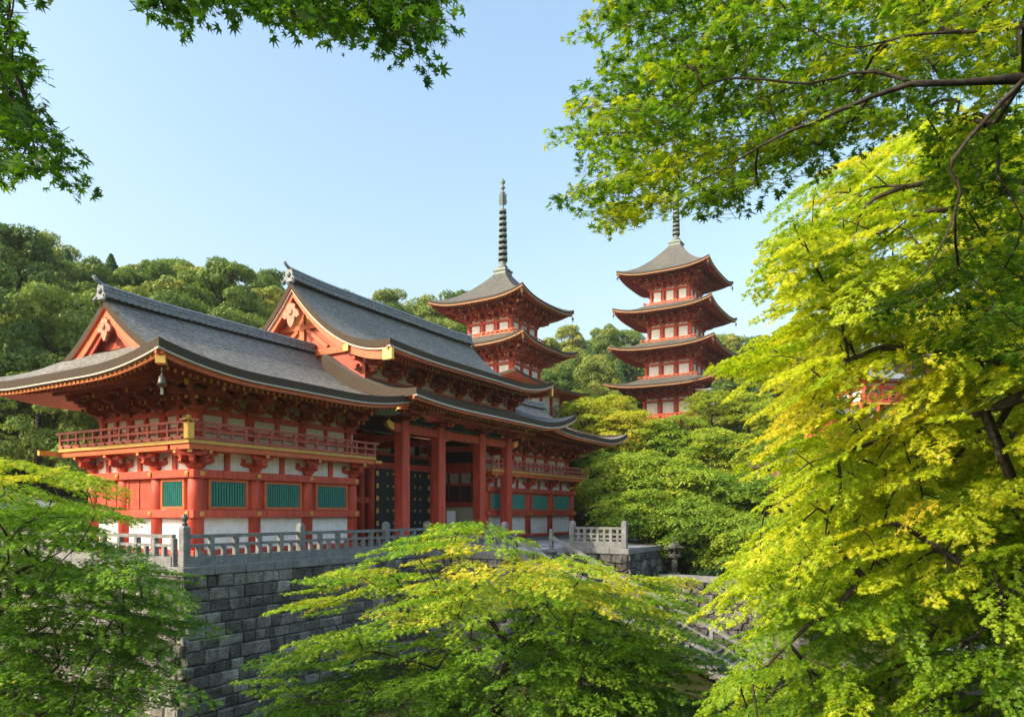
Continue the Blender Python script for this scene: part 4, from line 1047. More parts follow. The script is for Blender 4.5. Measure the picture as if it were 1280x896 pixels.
me.from_pydata(np.stack([GX, GY, GZ], -1).reshape(-1, 3).tolist(), [], [(i*ny + j, (i+1)*ny + j, (i+1)*ny + j + 1, i*ny + j + 1) for i in range(nx-1) for j in range(ny-1)])
me.materials.append(M['earth']); me.polygons.foreach_set('use_smooth', np.ones(len(me.polygons), bool)); me.update()
tag(link('ground', me), kind='structure')

# ------------------------------------------------------------------ foliage
NR = np.random.default_rng(11)
def star(angles, lens, notch, curl=.18):
    pts = [(0, -.05, 0)]; A = [math.radians(a) for a in angles]
    for i, (a, l) in enumerate(zip(A, lens)):
        pts.append((l*math.sin(a), l*math.cos(a), -curl*l*l))
        if i < len(A) - 1: m_ = (a + A[i+1])/2; pts.append((notch*math.sin(m_), notch*math.cos(m_), .02))
    return np.array(pts)
LEAF7 = star([118, 78, 38, 0, -38, -78, -118], [.42, .72, .95, 1.05, .95, .72, .42], .36)
LEAF5 = star([105, 50, 0, -50, -105], [.6, .92, 1.05, .92, .6], .32)
LEAF3 = star([80, 0, -80], [.85, 1.05, .85], .42)
QUAD = np.array([(0, -.8, 0), (.75, 0, -.1), (0, .9, -.05), (-.75, 0, -.1)])
def leaf_mesh(name, P, N, size, outline, tint, mat):
    n, k = len(P), len(outline); N = N/np.linalg.norm(N, axis=1, keepdims=True)
    ref = NR.normal(size=(n, 3)); T = np.cross(N, ref); T /= np.linalg.norm(T, axis=1, keepdims=True) + 1e-9; Bt = np.cross(N, T)
    o = outline[None]; s = size[:, None, None]
    V = P[:, None] + s*(o[..., 0:1]*T[:, None] + o[..., 1:2]*Bt[:, None] + o[..., 2:3]*N[:, None])
    me = bpy.data.meshes.new(name); me.vertices.add(n*k); me.vertices.foreach_set('co', V.reshape(-1).astype(np.float32))
    me.loops.add(n*k); me.loops.foreach_set('vertex_index', np.arange(n*k, dtype=np.int32))
    me.polygons.add(n); me.polygons.foreach_set('loop_start', np.arange(0, n*k, k, dtype=np.int32))
    me.update(calc_edges=True)
    a = me.attributes.new('tint', 'FLOAT', 'FACE'); a.data.foreach_set('value', np.clip(tint, 0, 1).astype(np.float32))
    me.materials.append(mat); return me
def pads(C, Rd, dens, leaf, outline, tints, mat, name='crown', thick=.07, droop=.3, tilt=.35, flat=1.0, out=None, tvar=.13, wob=.32):
    """layered sprays: flat, ragged discs of leaves round each centre"""
    PP, NN, TT = [], [], []
    for i, (c, r) in enumerate(zip(C, Rd)):
        n = max(10, int(dens*r*r)); a = NR.uniform(0, 2*math.pi, n); q = np.sqrt(NR.uniform(0, 1, n))
        ph = NR.uniform(0, 6.28, 3); lob = 1 + wob*np.sin(3*a + ph[0]) * .6 + wob*np.sin(5*a + ph[1])*.55 + wob*.5*np.sin(9*a + ph[2])
        rr = r*q*lob; dr = out[i] if out is not None else np.zeros(3)
        x = rr*np.cos(a); y = rr*np.sin(a); z = -droop*r*(q*lob)**2 + NR.normal(0, thick, n) + (x*dr[0] + y*dr[1])
        PP.append(c + np.stack([x, y, z], -1))
        nn = np.stack([np.cos(a)*q*droop*1.2, np.sin(a)*q*droop*1.2, np.full(n, flat)], -1) + NR.normal(0, tilt, (n, 3)) + np.array([-dr[0], -dr[1], 0])
        NN.append(nn); TT.append(tints[i] + NR.normal(0, tvar, n) + .10*(q*lob - .6))
    P, N, T = np.concatenate(PP), np.concatenate(NN), np.concatenate(TT)
    return leaf_mesh(name, P, N, leaf*NR.uniform(.65, 1.2, len(P)), outline, T, mat)
def sprays(C, Rd, dirs, leaf, outline, tints, mat, name='crown', droop=.25, tilt=.3, tvar=.12, fill_=1.0, twigs=None, wide=.8, pitch=.1, fall=0.0):
    """maple sprays: an axis with side twigs at both sides and leaves along every twig, nearly level"""
    PP, NN, TT = [], [], []
    for i, (c, r) in enumerate(zip(C, Rd)):
        d = dirs[i]; e = np.array([-d[1], d[0]]); L = 2.1*r; base = -.9*r; sp = leaf*1.7
        ns = max(4, int(L/sp)); pz = NR.normal(-fall, pitch); roll = NR.normal(0, pitch); ax0, lat0 = [], []; segs = []
        for k in range(ns):
            s0 = base + L*(k + NR.uniform(0, .8))/ns; f = (s0 - base)/L
            for sg in (-1, 1):
                tl = r*wide*(1 - .8*f**1.6)*NR.uniform(.45, 1.12) + leaf*.5; an = math.radians(NR.uniform(32, 66)); m = max(2, int(tl/(leaf*.62)*fill_))
                q = np.sqrt((np.arange(m) + NR.uniform(.3, 1, m))/m)*tl
                ax0.append(s0 + q*math.cos(an) + NR.normal(0, leaf*.28, m)); lat0.append(sg*q*math.sin(an) + NR.normal(0, leaf*.28, m))
                segs.append((s0, 0, s0 + tl*.9*math.cos(an), sg*tl*.9*math.sin(an)))
        a = np.concatenate(ax0); l = np.concatenate(lat0); n = len(a); rr2 = (((a - base)/L)**2 + (l/(r*wide))**2*.5)
        zf = lambda a_, l_: -droop*r*(((a_ - base)/L)**2*.9 + (l_/(r*wide))**2*.5) + a_*pz + l_*roll + droop*r*.35
        z = zf(a, l) + NR.normal(0, leaf*.32, n)
        PP.append(c + np.stack([a*d[0] + l*e[0], a*d[1] + l*e[1], z], -1))
        nn = np.stack([d[0]*a/r*droop*.9 + e[0]*l/r*droop - d[0]*pz - e[0]*roll, d[1]*a/r*droop*.9 + e[1]*l/r*droop - d[1]*pz - e[1]*roll, np.ones(n)], -1) + NR.normal(0, tilt, (n, 3)); NN.append(nn)
        TT.append(tints[i] + NR.normal(0, tvar, n) + .12*(np.clip(rr2, 0, 1.2) - .5))
        if twigs is not None:
            W3 = lambda a_, l_: c + np.array([a_*d[0] + l_*e[0], a_*d[1] + l_*e[1], zf(a_, l_)])
            twigs.append([W3(base + L*t_, 0) for t_ in (0, .35, .7, 1)])
            for (a0, l0, a1, l1) in segs: twigs.append([W3(a0, l0), W3(a1, l1)])
    P, N, T = np.concatenate(PP), np.concatenate(NN), np.concatenate(TT)
    return leaf_mesh(name, P, N, leaf*np.clip(NR.normal(1, .22, len(P)), .5, 1.5), outline, T, mat)
def grow(root, targets, r_tip, r_max, seed, limbs=(), twigs=(), twig_r=.003, limb_r=0.0, sag=.05, wig=.10, nseg=4, power=.48, name='trunk', sides=6, lift=.2):
    """a trunk polyline and branches that reach every target; one continuous mesh"""
    r = random.Random(seed); nodes = [np.array(p, float) for p in root]; par = [i - 1 for i in range(len(root))]
    tr0 = len(root) - 1; plen = [0.0]*len(root); usable = list(range(max(1, len(root)//2), len(root)))
    tips = []; forced = {}
    for lb in limbs:                                       # limbs drawn out by hand, starting from the nearest trunk node
        q = [np.array(p, float) for p in lb]; q = [2*q[0] - q[1]] + q + [2*q[-1] - q[-2]]; lb = []
        for k in range(1, len(q) - 2):
            for f in (0, .34, .67): lb.append(.5*(2*q[k] + (q[k+1] - q[k-1])*f + (2*q[k-1] - 5*q[k] + 4*q[k+1] - q[k+2])*f*f + (3*q[k] - q[k-1] - 3*q[k+1] + q[k+2])*f**3))
        lb.append(q[-2]); j = usable[int(np.argmin([np.linalg.norm(nodes[i] - lb[0]) for i in usable]))]; prev = j
        for k, p in enumerate(lb):
            nodes.append(p + np.array([r.uniform(-1, 1)*limb_r*.3, r.uniform(-1, 1)*limb_r*.3, r.uniform(-1, 1)*limb_r*.35])); par.append(prev); plen.append(plen[prev] + .3*np.linalg.norm(nodes[-1] - nodes[prev])); prev = len(nodes) - 1
            usable.append(prev); forced[prev] = limb_r*(1 - .82*k/(len(lb) - 1))
        tips.append(prev)
    T = sorted([np.array(t, float) for t in targets], key=lambda t: np.linalg.norm(t - nodes[tr0]))
    for t in T:
        arr = np.array([nodes[i] for i in usable]); d = np.linalg.norm(arr - t, axis=1) + .22*np.array([plen[i] for i in usable])
        j = usable[int(np.argmin(d))]; p0 = nodes[j]; L = np.linalg.norm(t - p0); prev = j
        prevd = nodes[j] - nodes[par[j]] if par[j] >= 0 else np.array([0, 0, 1.0]); prevd = prevd/(np.linalg.norm(prevd) + 1e-9)
        n = max(2, min(nseg + 2, int(L/.45) + 1))
        for k in range(1, n + 1):
            f = k/n; p = p0 + (t - p0)*f
            p = p + prevd*L*lift*f*(1 - f) + np.array([0, 0, sag*L*math.sin(math.pi*f)])
            if k < n: p = p + np.array([r.uniform(-1, 1), r.uniform(-1, 1), r.uniform(-.6, .6)])*wig*L/ n
            nodes.append(p); par.append(prev); plen.append(plen[prev] + L/n); prev = len(nodes) - 1; usable.append(prev)
        tips.append(prev)
    cnt = [0]*len(nodes); kids = [[] for _ in nodes]
    for i, p in enumerate(par):
        if p >= 0: kids[p].append(i)
    for t in tips:
        i = t
        while i >= 0: cnt[i] += 1; i = par[i]
    rad = [min(r_max, r_tip*max(1, c)**power) for c in cnt]
    for i, q in forced.items(): rad[i] = max(q, rad[i]*.8)
    mb = MB(); stack = [(0, None)]
    while stack:
        s, before = stack.pop(); pts, rs = [], []
        if before is not None: pts.append(nodes[before]); rs.append(min(rad[s]*1.05, rad[before]))
        i = s
        while True:
            pts.append(nodes[i]); rs.append(rad[i])
            if not kids[i]: break
            ks = sorted(kids[i], key=lambda k: -cnt[k])
            for k in ks[1:]: stack.append((k, i))
            i = ks[0]
        rs[-1] *= .5
        if len(pts) > 1: mb.tube(pts, rs, sides if max(rs) > .03 else 4, 0)
    for tw in twigs: mb.tube(tw, [twig_r*(1.3 if len(tw) > 2 else 1)]*(len(tw) - 1) + [twig_r*.5], 3, 0, cap=False)
    return mb.mesh(name, M['bark'])
def in_poly(x, y, poly):
    x, y = np.asarray(x), np.asarray(y); ins = np.zeros(len(x), bool); n = len(poly)
    for i in range(n):
        x0, y0 = poly[i]; x1, y1 = poly[(i+1) % n]
        c = ((y0 > y) != (y1 > y)) & (x < (x1 - x0)*(y - y0)/((y1 - y0) + 1e-12) + x0); ins ^= c
    return ins
def fill(poly, n, Y0, Y1, min_d, seed, dome=False, zw=2.2):
    """n spread-out 3-D points whose view lies inside a photo outline, at distances Y0..Y1"""
    r = np.random.default_rng(seed); pl = np.array(poly, float); lo, hi = pl.min(0), pl.max(0); out = []; tries = 0
    cx, hw = (lo[0] + hi[0])/2, (hi[0] - lo[0])/2; cy, hh = (lo[1] + hi[1])/2, (hi[1] - lo[1])/2
    while len(out) < n and tries < 400:
        tries += 1; k = 200; x = r.uniform(lo[0], hi[0], k); y = r.uniform(lo[1], hi[1], k); ok = in_poly(x, y, poly)
        for a, c in zip(x[ok], y[ok]):
            q = 1 - min(1, ((a - cx)/hw)**2) if dome else 1.0
            q = math.sqrt(max(.12, q)); m_ = (Y0 + Y1)/2; Y = m_ + r.uniform(-1, 1)*(Y1 - Y0)/2*q
            p = at(a, c, Y)
            if all((p[0]-o[0])**2 + (p[1]-o[1])**2 + zw*(p[2]-o[2])**2 > min_d**2 for o in out):
                out.append(p)
                if len(out) >= n: break
    return np.array(out)
def maple(label, base, root, targets, radii, dens, leaf, outline, tints, lm, r_tip=.018, r_max=.3, seed=1, group=None, name='maple_tree', droop=.25, tilt=.3, tvar=.12, limbs=(), twig_r=0.0, axis=None, pitch=.1, fall=0.0, **kw):
    t = thing(name, label, 'maple tree', tuple(base), 0, group); bs = np.array(base); r_ = np.random.default_rng(seed + 100)
    ax = np.array(axis if axis is not None else root[-1])[:2]; o = targets[:, :2] - ax; an = np.arctan2(o[:, 1], o[:, 0]) + r_.normal(0, .55, len(o)); dirs = np.stack([np.cos(an), np.sin(an)], 1)
    tw = [] if twig_r else None
    cr = sprays(targets - bs, radii, dirs, leaf, outline, tints, M[lm], droop=droop, tilt=tilt, tvar=tvar, fill_=dens, twigs=tw, pitch=pitch, fall=fall)
    link('trunk', grow([np.array(p) - bs for p in root], targets - bs, r_tip, r_max, seed, limbs=[[np.array(p) - bs for p in l] for l in limbs], twigs=tw or (), twig_r=twig_r, **kw), t)
    link('crown', cr, t)
    return t
def clump(T, seed, cut, wl=2.6):                          # thin a crown into separate tiers and clumps
    r = np.random.default_rng(seed); ph = r.uniform(0, 6.28, 6); k = 6.283/wl
    f = np.sin(T[:, 0]*k + ph[0] + 1.2*np.sin(T[:, 1]*k*.6 + ph[1])) + np.sin(T[:, 1]*k*.9 + ph[2]) + 1.2*np.sin(T[:, 2]*k*1.55 + ph[3] + .9*np.sin(T[:, 0]*k*.5 + ph[4]))
    return T[f > np.quantile(f, cut)]
def gz(x, y): return float(ground_h(np.array([x]), np.array([y]))[0])

# --- centre maple
poly = [(335, 838), (365, 790), (380, 748), (425, 712), (480, 690), (520, 672), (560, 660), (600, 652), (625, 660), (660, 668), (700, 690), (735, 705), (775, 715), (815, 722), (845, 718), (838, 745), (870, 790), (905, 830), (900, 880), (850, 930), (700, 960), (560, 950), (460, 930), (385, 915), (345, 880)]
Tg = clump(fill(poly, 760, 19.5, 29, .78, 21, True, 6), 31, .42, 3.3)
Tg = np.concatenate([Tg, fill([(690, 705), (760, 722), (810, 745), (830, 785), (850, 830), (850, 890), (700, 870), (660, 760)], 70, 21.5, 26, .9, 41, False, 5)]); print('centre', len(Tg))
rt = np.array([at(622, 896, 24)[0], 24.2, 0]); rt[2] = gz(rt[0], rt[1]); 
rr = np.random.default_rng(3)
top = (641 - 0)
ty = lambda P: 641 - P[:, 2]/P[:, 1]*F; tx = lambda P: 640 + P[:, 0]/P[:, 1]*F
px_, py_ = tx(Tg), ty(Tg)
tint = .45 + rr.normal(0, .15, len(Tg)) + .5*np.exp(-(((px_ - 640)/130)**2 + ((py_ - 712)/42)**2)) + .3*np.exp(-(((px_ - 800)/75)**2 + ((py_ - 725)/40)**2)) + .25*np.exp(-(((px_ - 430)/120)**2 + ((py_ - 750)/40)**2)) - .22*np.clip((py_ - 800)/90, 0, 1)  # sunlight on the upper sprays and shade below painted into the leaf tint
maple('wide centre maple with sunlit upper leaves tinted golden in front of the terrace wall', rt,
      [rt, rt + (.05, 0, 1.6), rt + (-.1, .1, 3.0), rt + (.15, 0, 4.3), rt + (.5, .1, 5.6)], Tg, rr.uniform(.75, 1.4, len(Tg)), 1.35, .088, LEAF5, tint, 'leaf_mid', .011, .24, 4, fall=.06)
# --- left maple
poly = [(-60, 575), (20, 578), (85, 585), (130, 610), (135, 640), (100, 650), (140, 668), (180, 700), (208, 722), (222, 770), (212, 800), (180, 830), (208, 870), (150, 900), (130, 950), (-80, 960), (-120, 700)]
Tg = clump(fill(poly, 640, 14.5, 20.5, .6, 22, False, 6), 32, .34, 2.2); print('left', len(Tg))
rt = np.array([-13.2, 17.5, 0]); rt[2] = gz(rt[0], rt[1]); py_ = ty(Tg); px_ = tx(Tg)
tint = .34 + rr.normal(0, .13, len(Tg)) + .42*np.exp(-((py_ - 595)/40)**2) - .15*np.clip((py_ - 720)/120, 0, 1)  # yellower crown top and greener base paint sun and shade into the tint
maple('dense green maple in the lower left corner, covering the left end of the terrace wall', rt,
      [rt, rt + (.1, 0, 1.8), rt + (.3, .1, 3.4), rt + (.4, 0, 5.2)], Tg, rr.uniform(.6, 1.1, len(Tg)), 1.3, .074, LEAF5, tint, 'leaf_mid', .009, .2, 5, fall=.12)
# --- big right maple, yellow green
poly = [(948, 325), (985, 300), (985, 262), (1020, 225), (1060, 205), (1120, 170), (1290, 140), (1360, 200), (1370, 960), (880, 960), (900, 880), (920, 830), (960, 805), (962, 760), (925, 735), (920, 712), (980, 665), (1000, 625), (975, 600), (985, 560), (975, 530), (1000, 505), (940, 470), (945, 425), (1000, 395), (985, 350)]
Tg = clump(fill(poly, 1600, 12.0, 19, .45, 23, False, 4), 33, .17, 2.0); print('right', len(Tg)); px_, py_ = tx(Tg), ty(Tg)
keep = np.ones(len(Tg), bool); RL = np.random.default_rng(8)
for (a, c, wx, wy, pr) in ((1098, 494, 48, 26, .95), (1128, 464, 28, 12, .9), (1040, 540, 24, 16, .8), (1035, 800, 55, 40, .4), (1180, 870, 60, 22, .8), (960, 845, 40, 40, .5), (1010, 260, 30, 30, .6)):
    keep &= ~((np.abs(px_ - a) < wx) & (np.abs(py_ - c) < wy) & (RL.random(len(Tg)) < pr))
Tg = Tg[keep]; px_, py_ = px_[keep], py_[keep]
rt = np.array([13.8, 15.6, 0]); rt[2] = gz(rt[0], rt[1])
tint = .5 + rr.normal(0, .15, len(Tg)) + .16*np.exp(-((py_ - 500)/160)**2) - .42*np.clip((py_ - 690)/120, 0, 1) - .15*np.clip((px_ - 1180)/100, 0, 1)*np.clip((py_ - 600)/100, 0, 1)  # tint carries a sunlit middle and a shaded lower crown
maple('large bright yellow green maple filling the whole right side of the view', rt,
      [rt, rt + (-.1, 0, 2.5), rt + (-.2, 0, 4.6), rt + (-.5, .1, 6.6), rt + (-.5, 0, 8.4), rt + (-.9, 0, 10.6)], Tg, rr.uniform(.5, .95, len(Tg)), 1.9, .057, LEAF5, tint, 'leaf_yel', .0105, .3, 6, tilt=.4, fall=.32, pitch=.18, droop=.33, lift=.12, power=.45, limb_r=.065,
      limbs=[[at(a, c, 12.6 + .15*i) for i, (a, c) in enumerate(L)] for L in (
        [(1330, 480), (1280, 458), (1235, 448), (1200, 436), (1150, 440), (1110, 432), (1060, 450), (1010, 452)],
        [(1330, 470), (1285, 492), (1230, 515), (1170, 528), (1110, 548), (1060, 562), (1010, 580), (960, 612)],
        [(1330, 240), (1240, 245), (1180, 262), (1130, 272), (1090, 300), (1045, 330)], [(1330, 230), (1200, 225), (1110, 240), (1080, 262), (1070, 290)],
        [(1320, 730), (1270, 735), (1240, 770), (1210, 800)], [(1180, 690), (1120, 655), (1060, 668), (1000, 700)], [(1080, 720), (1040, 765), (1000, 790), (960, 830)])])
# --- overhanging maple at the upper right (trunk stands to the right of the view)
polyA = [(750, -40), (770, 40), (768, 100), (735, 160), (722, 185), (772, 200), (750, 245), (780, 280), (825, 258), (860, 248), (905, 268), (940, 240), (985, 212), (1030, 212), (1090, 170), (1180, 125), (1300, 100), (1330, -60)]
polyB = [(1160, 165), (1300, 110), (1330, 480), (1250, 455), (1200, 440), (1130, 425), (1105, 390), (1165, 330), (1185, 250)]
TA, TB_ = fill(polyA, 350, 5.7, 8.8, .32, 24, False, 5), fill(polyB, 95, 6.3, 8.4, .33, 25, False, 5); print('over', len(TA), len(TB_)); Tg = np.concatenate([TA, TB_]); px_, py_ = tx(Tg), ty(Tg)
rt = np.array([7.6, 5.4, 0]); rt[2] = gz(rt[0], rt[1])
b1 = [at(1330, 95, 5.9), at(1280, 98, 5.7), at(1210, 103, 5.6), at(1140, 105, 5.55)]
tint = .60 + rr.normal(0, .17, len(Tg)); tint[len(TA):] -= .0
tint += .3*np.exp(-(((px_ - 830)/70)**2 + ((py_ - 225)/60)**2)) + .18*np.clip((px_ - 950)/200, 0, 1)*np.clip((160 - py_)/100, 0, 1)  # sunlit patches on the bough painted as yellower tint
maple('deep green maple bough overhanging from the upper right on a long dark branch', rt, [rt, rt + (-.1, .2, 1.8), rt + (-.3, .5, 3.6), rt + (-.8, .8, 5.0)] + b1, Tg, rr.uniform(.24, .44, len(Tg)), 1.1, .054, LEAF7, tint, 'leaf_deep', .0024, .05, 7, tilt=.4, wig=.18, power=.47, sag=.02, twig_r=.0022, droop=.3, axis=at(1250, 98, 6.0), limb_r=.021,
      limbs=[[at(a, c, 5.55 + .04*i) for i, (a, c) in enumerate(L)] for L in (
        [(1140, 105), (1085, 122), (1030, 148), (985, 165), (930, 195), (885, 222), (840, 248)], [(1140, 105), (1105, 92), (1065, 92), (1010, 105), (930, 98), (880, 108), (830, 150)],
        [(1280, 35), (1200, 40), (1130, 45), (1060, 60), (1000, 30)], [(1280, 98), (1190, 200), (1200, 240), (1170, 320), (1130, 370)])])
# --- overhanging maple at the upper left (trunk stands to the left of the view)
polyC = [(-60, -60), (22, -50), (18, 20), (10, 60), (50, 112), (50, 150), (70, 188), (94, 222), (60, 226), (20, 220), (-60, 224)]
polyD = [(190, -60), (192, 20), (240, 16), (300, 8), (345, 22), (400, 32), (460, 52), (505, 56), (530, 32), (535, -60)]
Tg = np.concatenate([fill(polyC, 95, 3.6, 5.0, .15, 26), fill(polyD, 110, 3.6, 5.0, .15, 27)])
rt = np.array([-5.2, 3.2, 0]); rt[2] = gz(rt[0], rt[1]); px_, py_ = tx(Tg), ty(Tg)
b1 = [at(-150, -120, 4.3), at(0, -110, 4.3), at(180, -90, 4.3), at(340, -60, 4.3), at(470, -20, 4.3)]
tint = .26 + rr.normal(0, .13, len(Tg))
maple('dark green maple twigs hanging in from the upper left corner against the sky', rt, [rt, rt + (.2, .2, 2.0), rt + (.5, .6, 4.2)] + b1, Tg, rr.uniform(.13, .22, len(Tg)), 1.1, .050, LEAF7, tint, 'leaf_deep', .0022, .05, 8, tilt=.45, wig=.15, power=.5, sag=.02, droop=.5, twig_r=.0016, axis=at(60, -250, 4.3))

# --- maples on the slope to the right (shared meshes)
def slope_tree(seed, n, H, Wd, leafm, lf, outl, dens, flat=True):
    r = np.random.default_rng(seed); T = []
    while len(T) < n:
        a = r.uniform(0, 6.283); q = math.sqrt(r.uniform(.02, 1)); z = r.uniform(.28, 1.0)
        env = math.sqrt(max(.05, 1 - ((z - .55)/.5)**2)); p = np.array([math.cos(a)*q*env*Wd, math.sin(a)*q*env*Wd, z*H])
        if all(np.linalg.norm((p - o)*(1, 1, 2.2)) > Wd*.25 for o in T) or r.random() < .02: T.append(p)
    T = np.array(T); tk = grow([(0, 0, -1.0), (.05, 0, H*.15), (-.1, .1, H*.3), (.1, 0, H*.45)], T, .03, .28, seed, name='trunk')
    o = T[:, :2]/(np.linalg.norm(T[:, :2], axis=1, keepdims=True) + .3); out = np.concatenate([-o*.15, np.zeros((n, 1))], 1)
    ti = .42 + r.normal(0, .14, n)
    return tk, pads(T, r.uniform(Wd*.22, Wd*.34, n), dens, lf, outl, ti, M[leafm], thick=.09, droop=.28, tilt=.34, out=out)
SV = [slope_tree(40 + k, 80, 6.5, 4.4, 'leaf_slope', .19, LEAF3, 120) for k in range(3)]
SU = [slope_tree(50 + k, 80, 6.5, 4.4, 'leaf_upper', .20, LEAF3, 110) for k in range(2)]
def place_maple(px, pytop, Y, sc, k, label, group):
    x = (px - 640)/F*Y; g = gz(x, Y); top = (641 - pytop)/F*Y; s_ = max(.45, sc)
    z = top - 6.6*s_                                       # stands on the slope, sunk a little where the slope is steep
    t = thing('maple_tree', label, 'maple tree', (x, Y, max(z, g - .6) if z > g - .6 else z), k*1.7 + px*.37, group)
    a, c = (SU[k % 2] if pytop < 515 else SV[k % 3]); link('trunk', a, t); link('crown', c, t); t.scale = (s_, s_, s_*1.0)
    if z > g: link('trunk', a, t, (0, 0, -(z - g)/s_)) if False else None
    return t
rows = [  # px, top py, distance, scale
 (735, 545, 78, .8), (790, 562, 60, .95), (825, 570, 58, 1.05), (885, 585, 56, 1.05), (940, 590, 57, 1.0), (768, 650, 58, .5), (742, 600, 76, .6),
 (735, 498, 80, .9), (785, 512, 77, .95), (845, 520, 75, .95), (895, 535, 72, .95), (955, 545, 70, .95), (800, 610, 53, .75), (860, 625, 52, .8), (925, 640, 50.5, .8),
 (720, 488, 92, .8), (770, 492, 90, .75), (890, 488, 92, .85), (935, 490, 90, .8), (975, 498, 84, .85), (1010, 520, 78, .8), (1060, 535, 66, .8), (1130, 535, 64, .9), (1190, 510, 70, .9), (1240, 500, 68, 1.0),
 (1010, 590, 56, 1.0), (1080, 600, 54, 1.0), (1150, 610, 52, 1.0), (1230, 600, 52, 1.0), (985, 640, 47, .8), (1290, 570, 58, 1.1), (1160, 455, 95, .9), (1075, 460, 98, .8), (1230, 450, 95, 1.0), (1010, 470, 102, .8)]
for i, (a, c, Y, s_) in enumerate(rows):
    bright = c < 515
    place_maple(a, c, Y, s_, i, 'bright yellow green maple at the foot of the right hand pagoda' if bright and a < 990 else
                ('green maple on the slope between the gate and the large right maple' if a < 990 else 'green maple on the slope seen through the gaps of the right maple'),
                'yellow green maples on the upper slope' if bright and a < 990 else ('green maples on the slope above the lantern' if a < 990 else 'maples glimpsed behind the right maple'))
# shrubs below the lantern and at the foot of the walls
def shrub_mesh(seed, outl=LEAF3, lf=.11, mat='leaf_shrub', n=30, dens=260):
    r = np.random.default_rng(seed); a = r.uniform(0, 6.28, n); q = np.sqrt(r.random(n)); z = .25 + .85*np.sqrt(1 - q**2)*r.uniform(.5, 1, n)
    T = np.stack([np.cos(a)*q*1.1, np.sin(a)*q*1.1, z], -1); return pads(T, r.uniform(.28, .45, n), dens, lf, outl, .5 + r.normal(0, .15, n), M[mat], thick=.12, droop=.3, tilt=.6), \
        grow([(0, 0, -.4), (0, 0, .1)], T[:12], .012, .05, seed)
SH = [shrub_mesh(61), shrub_mesh(62)]
for i, (a, c, Y, s_, lab) in enumerate([(885, 735, 48.2, 1.3, 'dark clipped shrub right of the stone lantern'), (915, 728, 47.5, 1.4, 'dark shrub behind the slab wall, right of the clipped shrub'), (945, 735, 46, 1.5, 'dark shrub at the edge of the right maple above the slab wall'),
        (808, 728, 50, 1.2, 'dark shrub between the platform wall and the stone lantern'), (862, 716, 51.5, 1.5, 'dark shrub directly behind the stone lantern'), (980, 872, 27, .9, 'low green shrub at the bottom right below the pair of lanterns'), (930, 880, 28, 1.0, 'low dark shrub left of the low green shrub at the bottom'),
        (1010, 885, 25, .8, 'small low shrub right of the low green shrub at the bottom'), (430, 905, 26.5, .9, 'dark shrub at the foot of the terrace wall under the centre maple'), (760, 900, 27, 1.2, 'dark shrub under the right half of the centre maple'), (560, 900, 27.5, 1.1, 'dark shrub beside the trunk of the centre maple')]):
    P = at(a, c, Y); P[2] = P[2] if Y > 44 else max(P[2], gz(P[0], P[1]) - .1)
    t = thing('shrub', lab, 'shrub', tuple(P), i*1.1); t.scale = (s_, s_, s_); link('foliage', SH[i % 2][0], t); link('stem', SH[i % 2][1], t)
for i, (a, c, Y, s_, lab) in enumerate([(430, 890, 25.5, .55, 'mossy boulder under the left part of the centre maple'), (520, 893, 25, .6, 'mossy boulder left of the centre maple trunk'), (800, 890, 26, .6, 'mossy boulder under the right edge of the centre maple'), (950, 870, 29, .5, 'grey boulder below the right maple near the low shrubs')]):
    P = at(a, c, Y); boulder('boulder', lab, P, s_, i)

# --- forest on the hill behind
def broadleaf(seed, H, Wd, nl, lf, ntot):
    r = np.random.default_rng(seed); C, Rr = [], []
    while len(C) < nl:
        a = r.uniform(0, 6.28); z = r.uniform(.22, 1); q = r.uniform(.3, 1)
        env = math.sqrt(max(.03, 1 - ((z - .52)/.5)**2)) * (1 + .15*math.sin(2*a + seed)); C.append((math.cos(a)*q*env*Wd, math.sin(a)*q*env*Wd, z*H)); Rr.append(r.uniform(.16, .30)*Wd)
    C, Rr = np.array(C), np.array(Rr); PP, NN, TT = [], [], []
    wts = Rr**2/np.sum(Rr**2)
    for c, rd, w in zip(C, Rr, wts):
        n = int(ntot*w); d = r.normal(size=(n, 3)); d[:, 2] = np.abs(d[:, 2])*1.0 - .35; d /= np.linalg.norm(d, axis=1, keepdims=True)
        bump = 1 + .12*np.sin(d[:, 0]*7 + c[0]*3)*np.sin(d[:, 1]*7 + c[1]*3) + r.normal(0, .08, n)
        PP.append(c + d*rd*bump[:, None]*np.array([1, 1, .8])); NN.append(d + r.normal(0, .5, (n, 3))); TT.append(.4 + r.normal(0, .1, n) + r.normal(0, .09) + .0*d[:, 2])
    P, N, Tt = np.concatenate(PP), np.concatenate(NN), np.concatenate(TT)
    return grow([(0, 0, -1.5), (.1, 0, H*.2), (0, .1, H*.4), (.1, 0, H*.6)], C[::2], .05, .4, seed, sides=5), leaf_mesh('crown', P, N, lf*r.uniform(.7, 1.3, len(P)), LEAF3, Tt, M['leaf_oak'])
def cedar(seed, H, Wd, n_, lf):
    r = np.random.default_rng(seed); z = r.uniform(.08, 1, n_)**.8; a = r.uniform(0, 6.28, n_); tier = 1 - .35*((z*16) % 1)
    q = np.sqrt(r.uniform(.2, 1, n_)); rr_ = Wd*(1 - z)**.75*tier*q*(1 + .2*np.sin(3*a + z*20)) + .1
    P = np.stack([rr_*np.cos(a), rr_*np.sin(a), z*H - .25*rr_], -1); N = np.stack([np.cos(a), np.sin(a), np.full(n_, .8)], -1) + r.normal(0, .4, (n_, 3))
    tk = MB().tube([(0, 0, -1.5), (0, 0, H*.5), (0, 0, H*.97)], [.35, .22, .04], 7).mesh('trunk', M['bark'])
    return tk, leaf_mesh('crown', P, N, lf*r.uniform(.6, 1.3, n_), LEAF3, .5 + r.normal(0, .15, n_), M['leaf_cedar'])
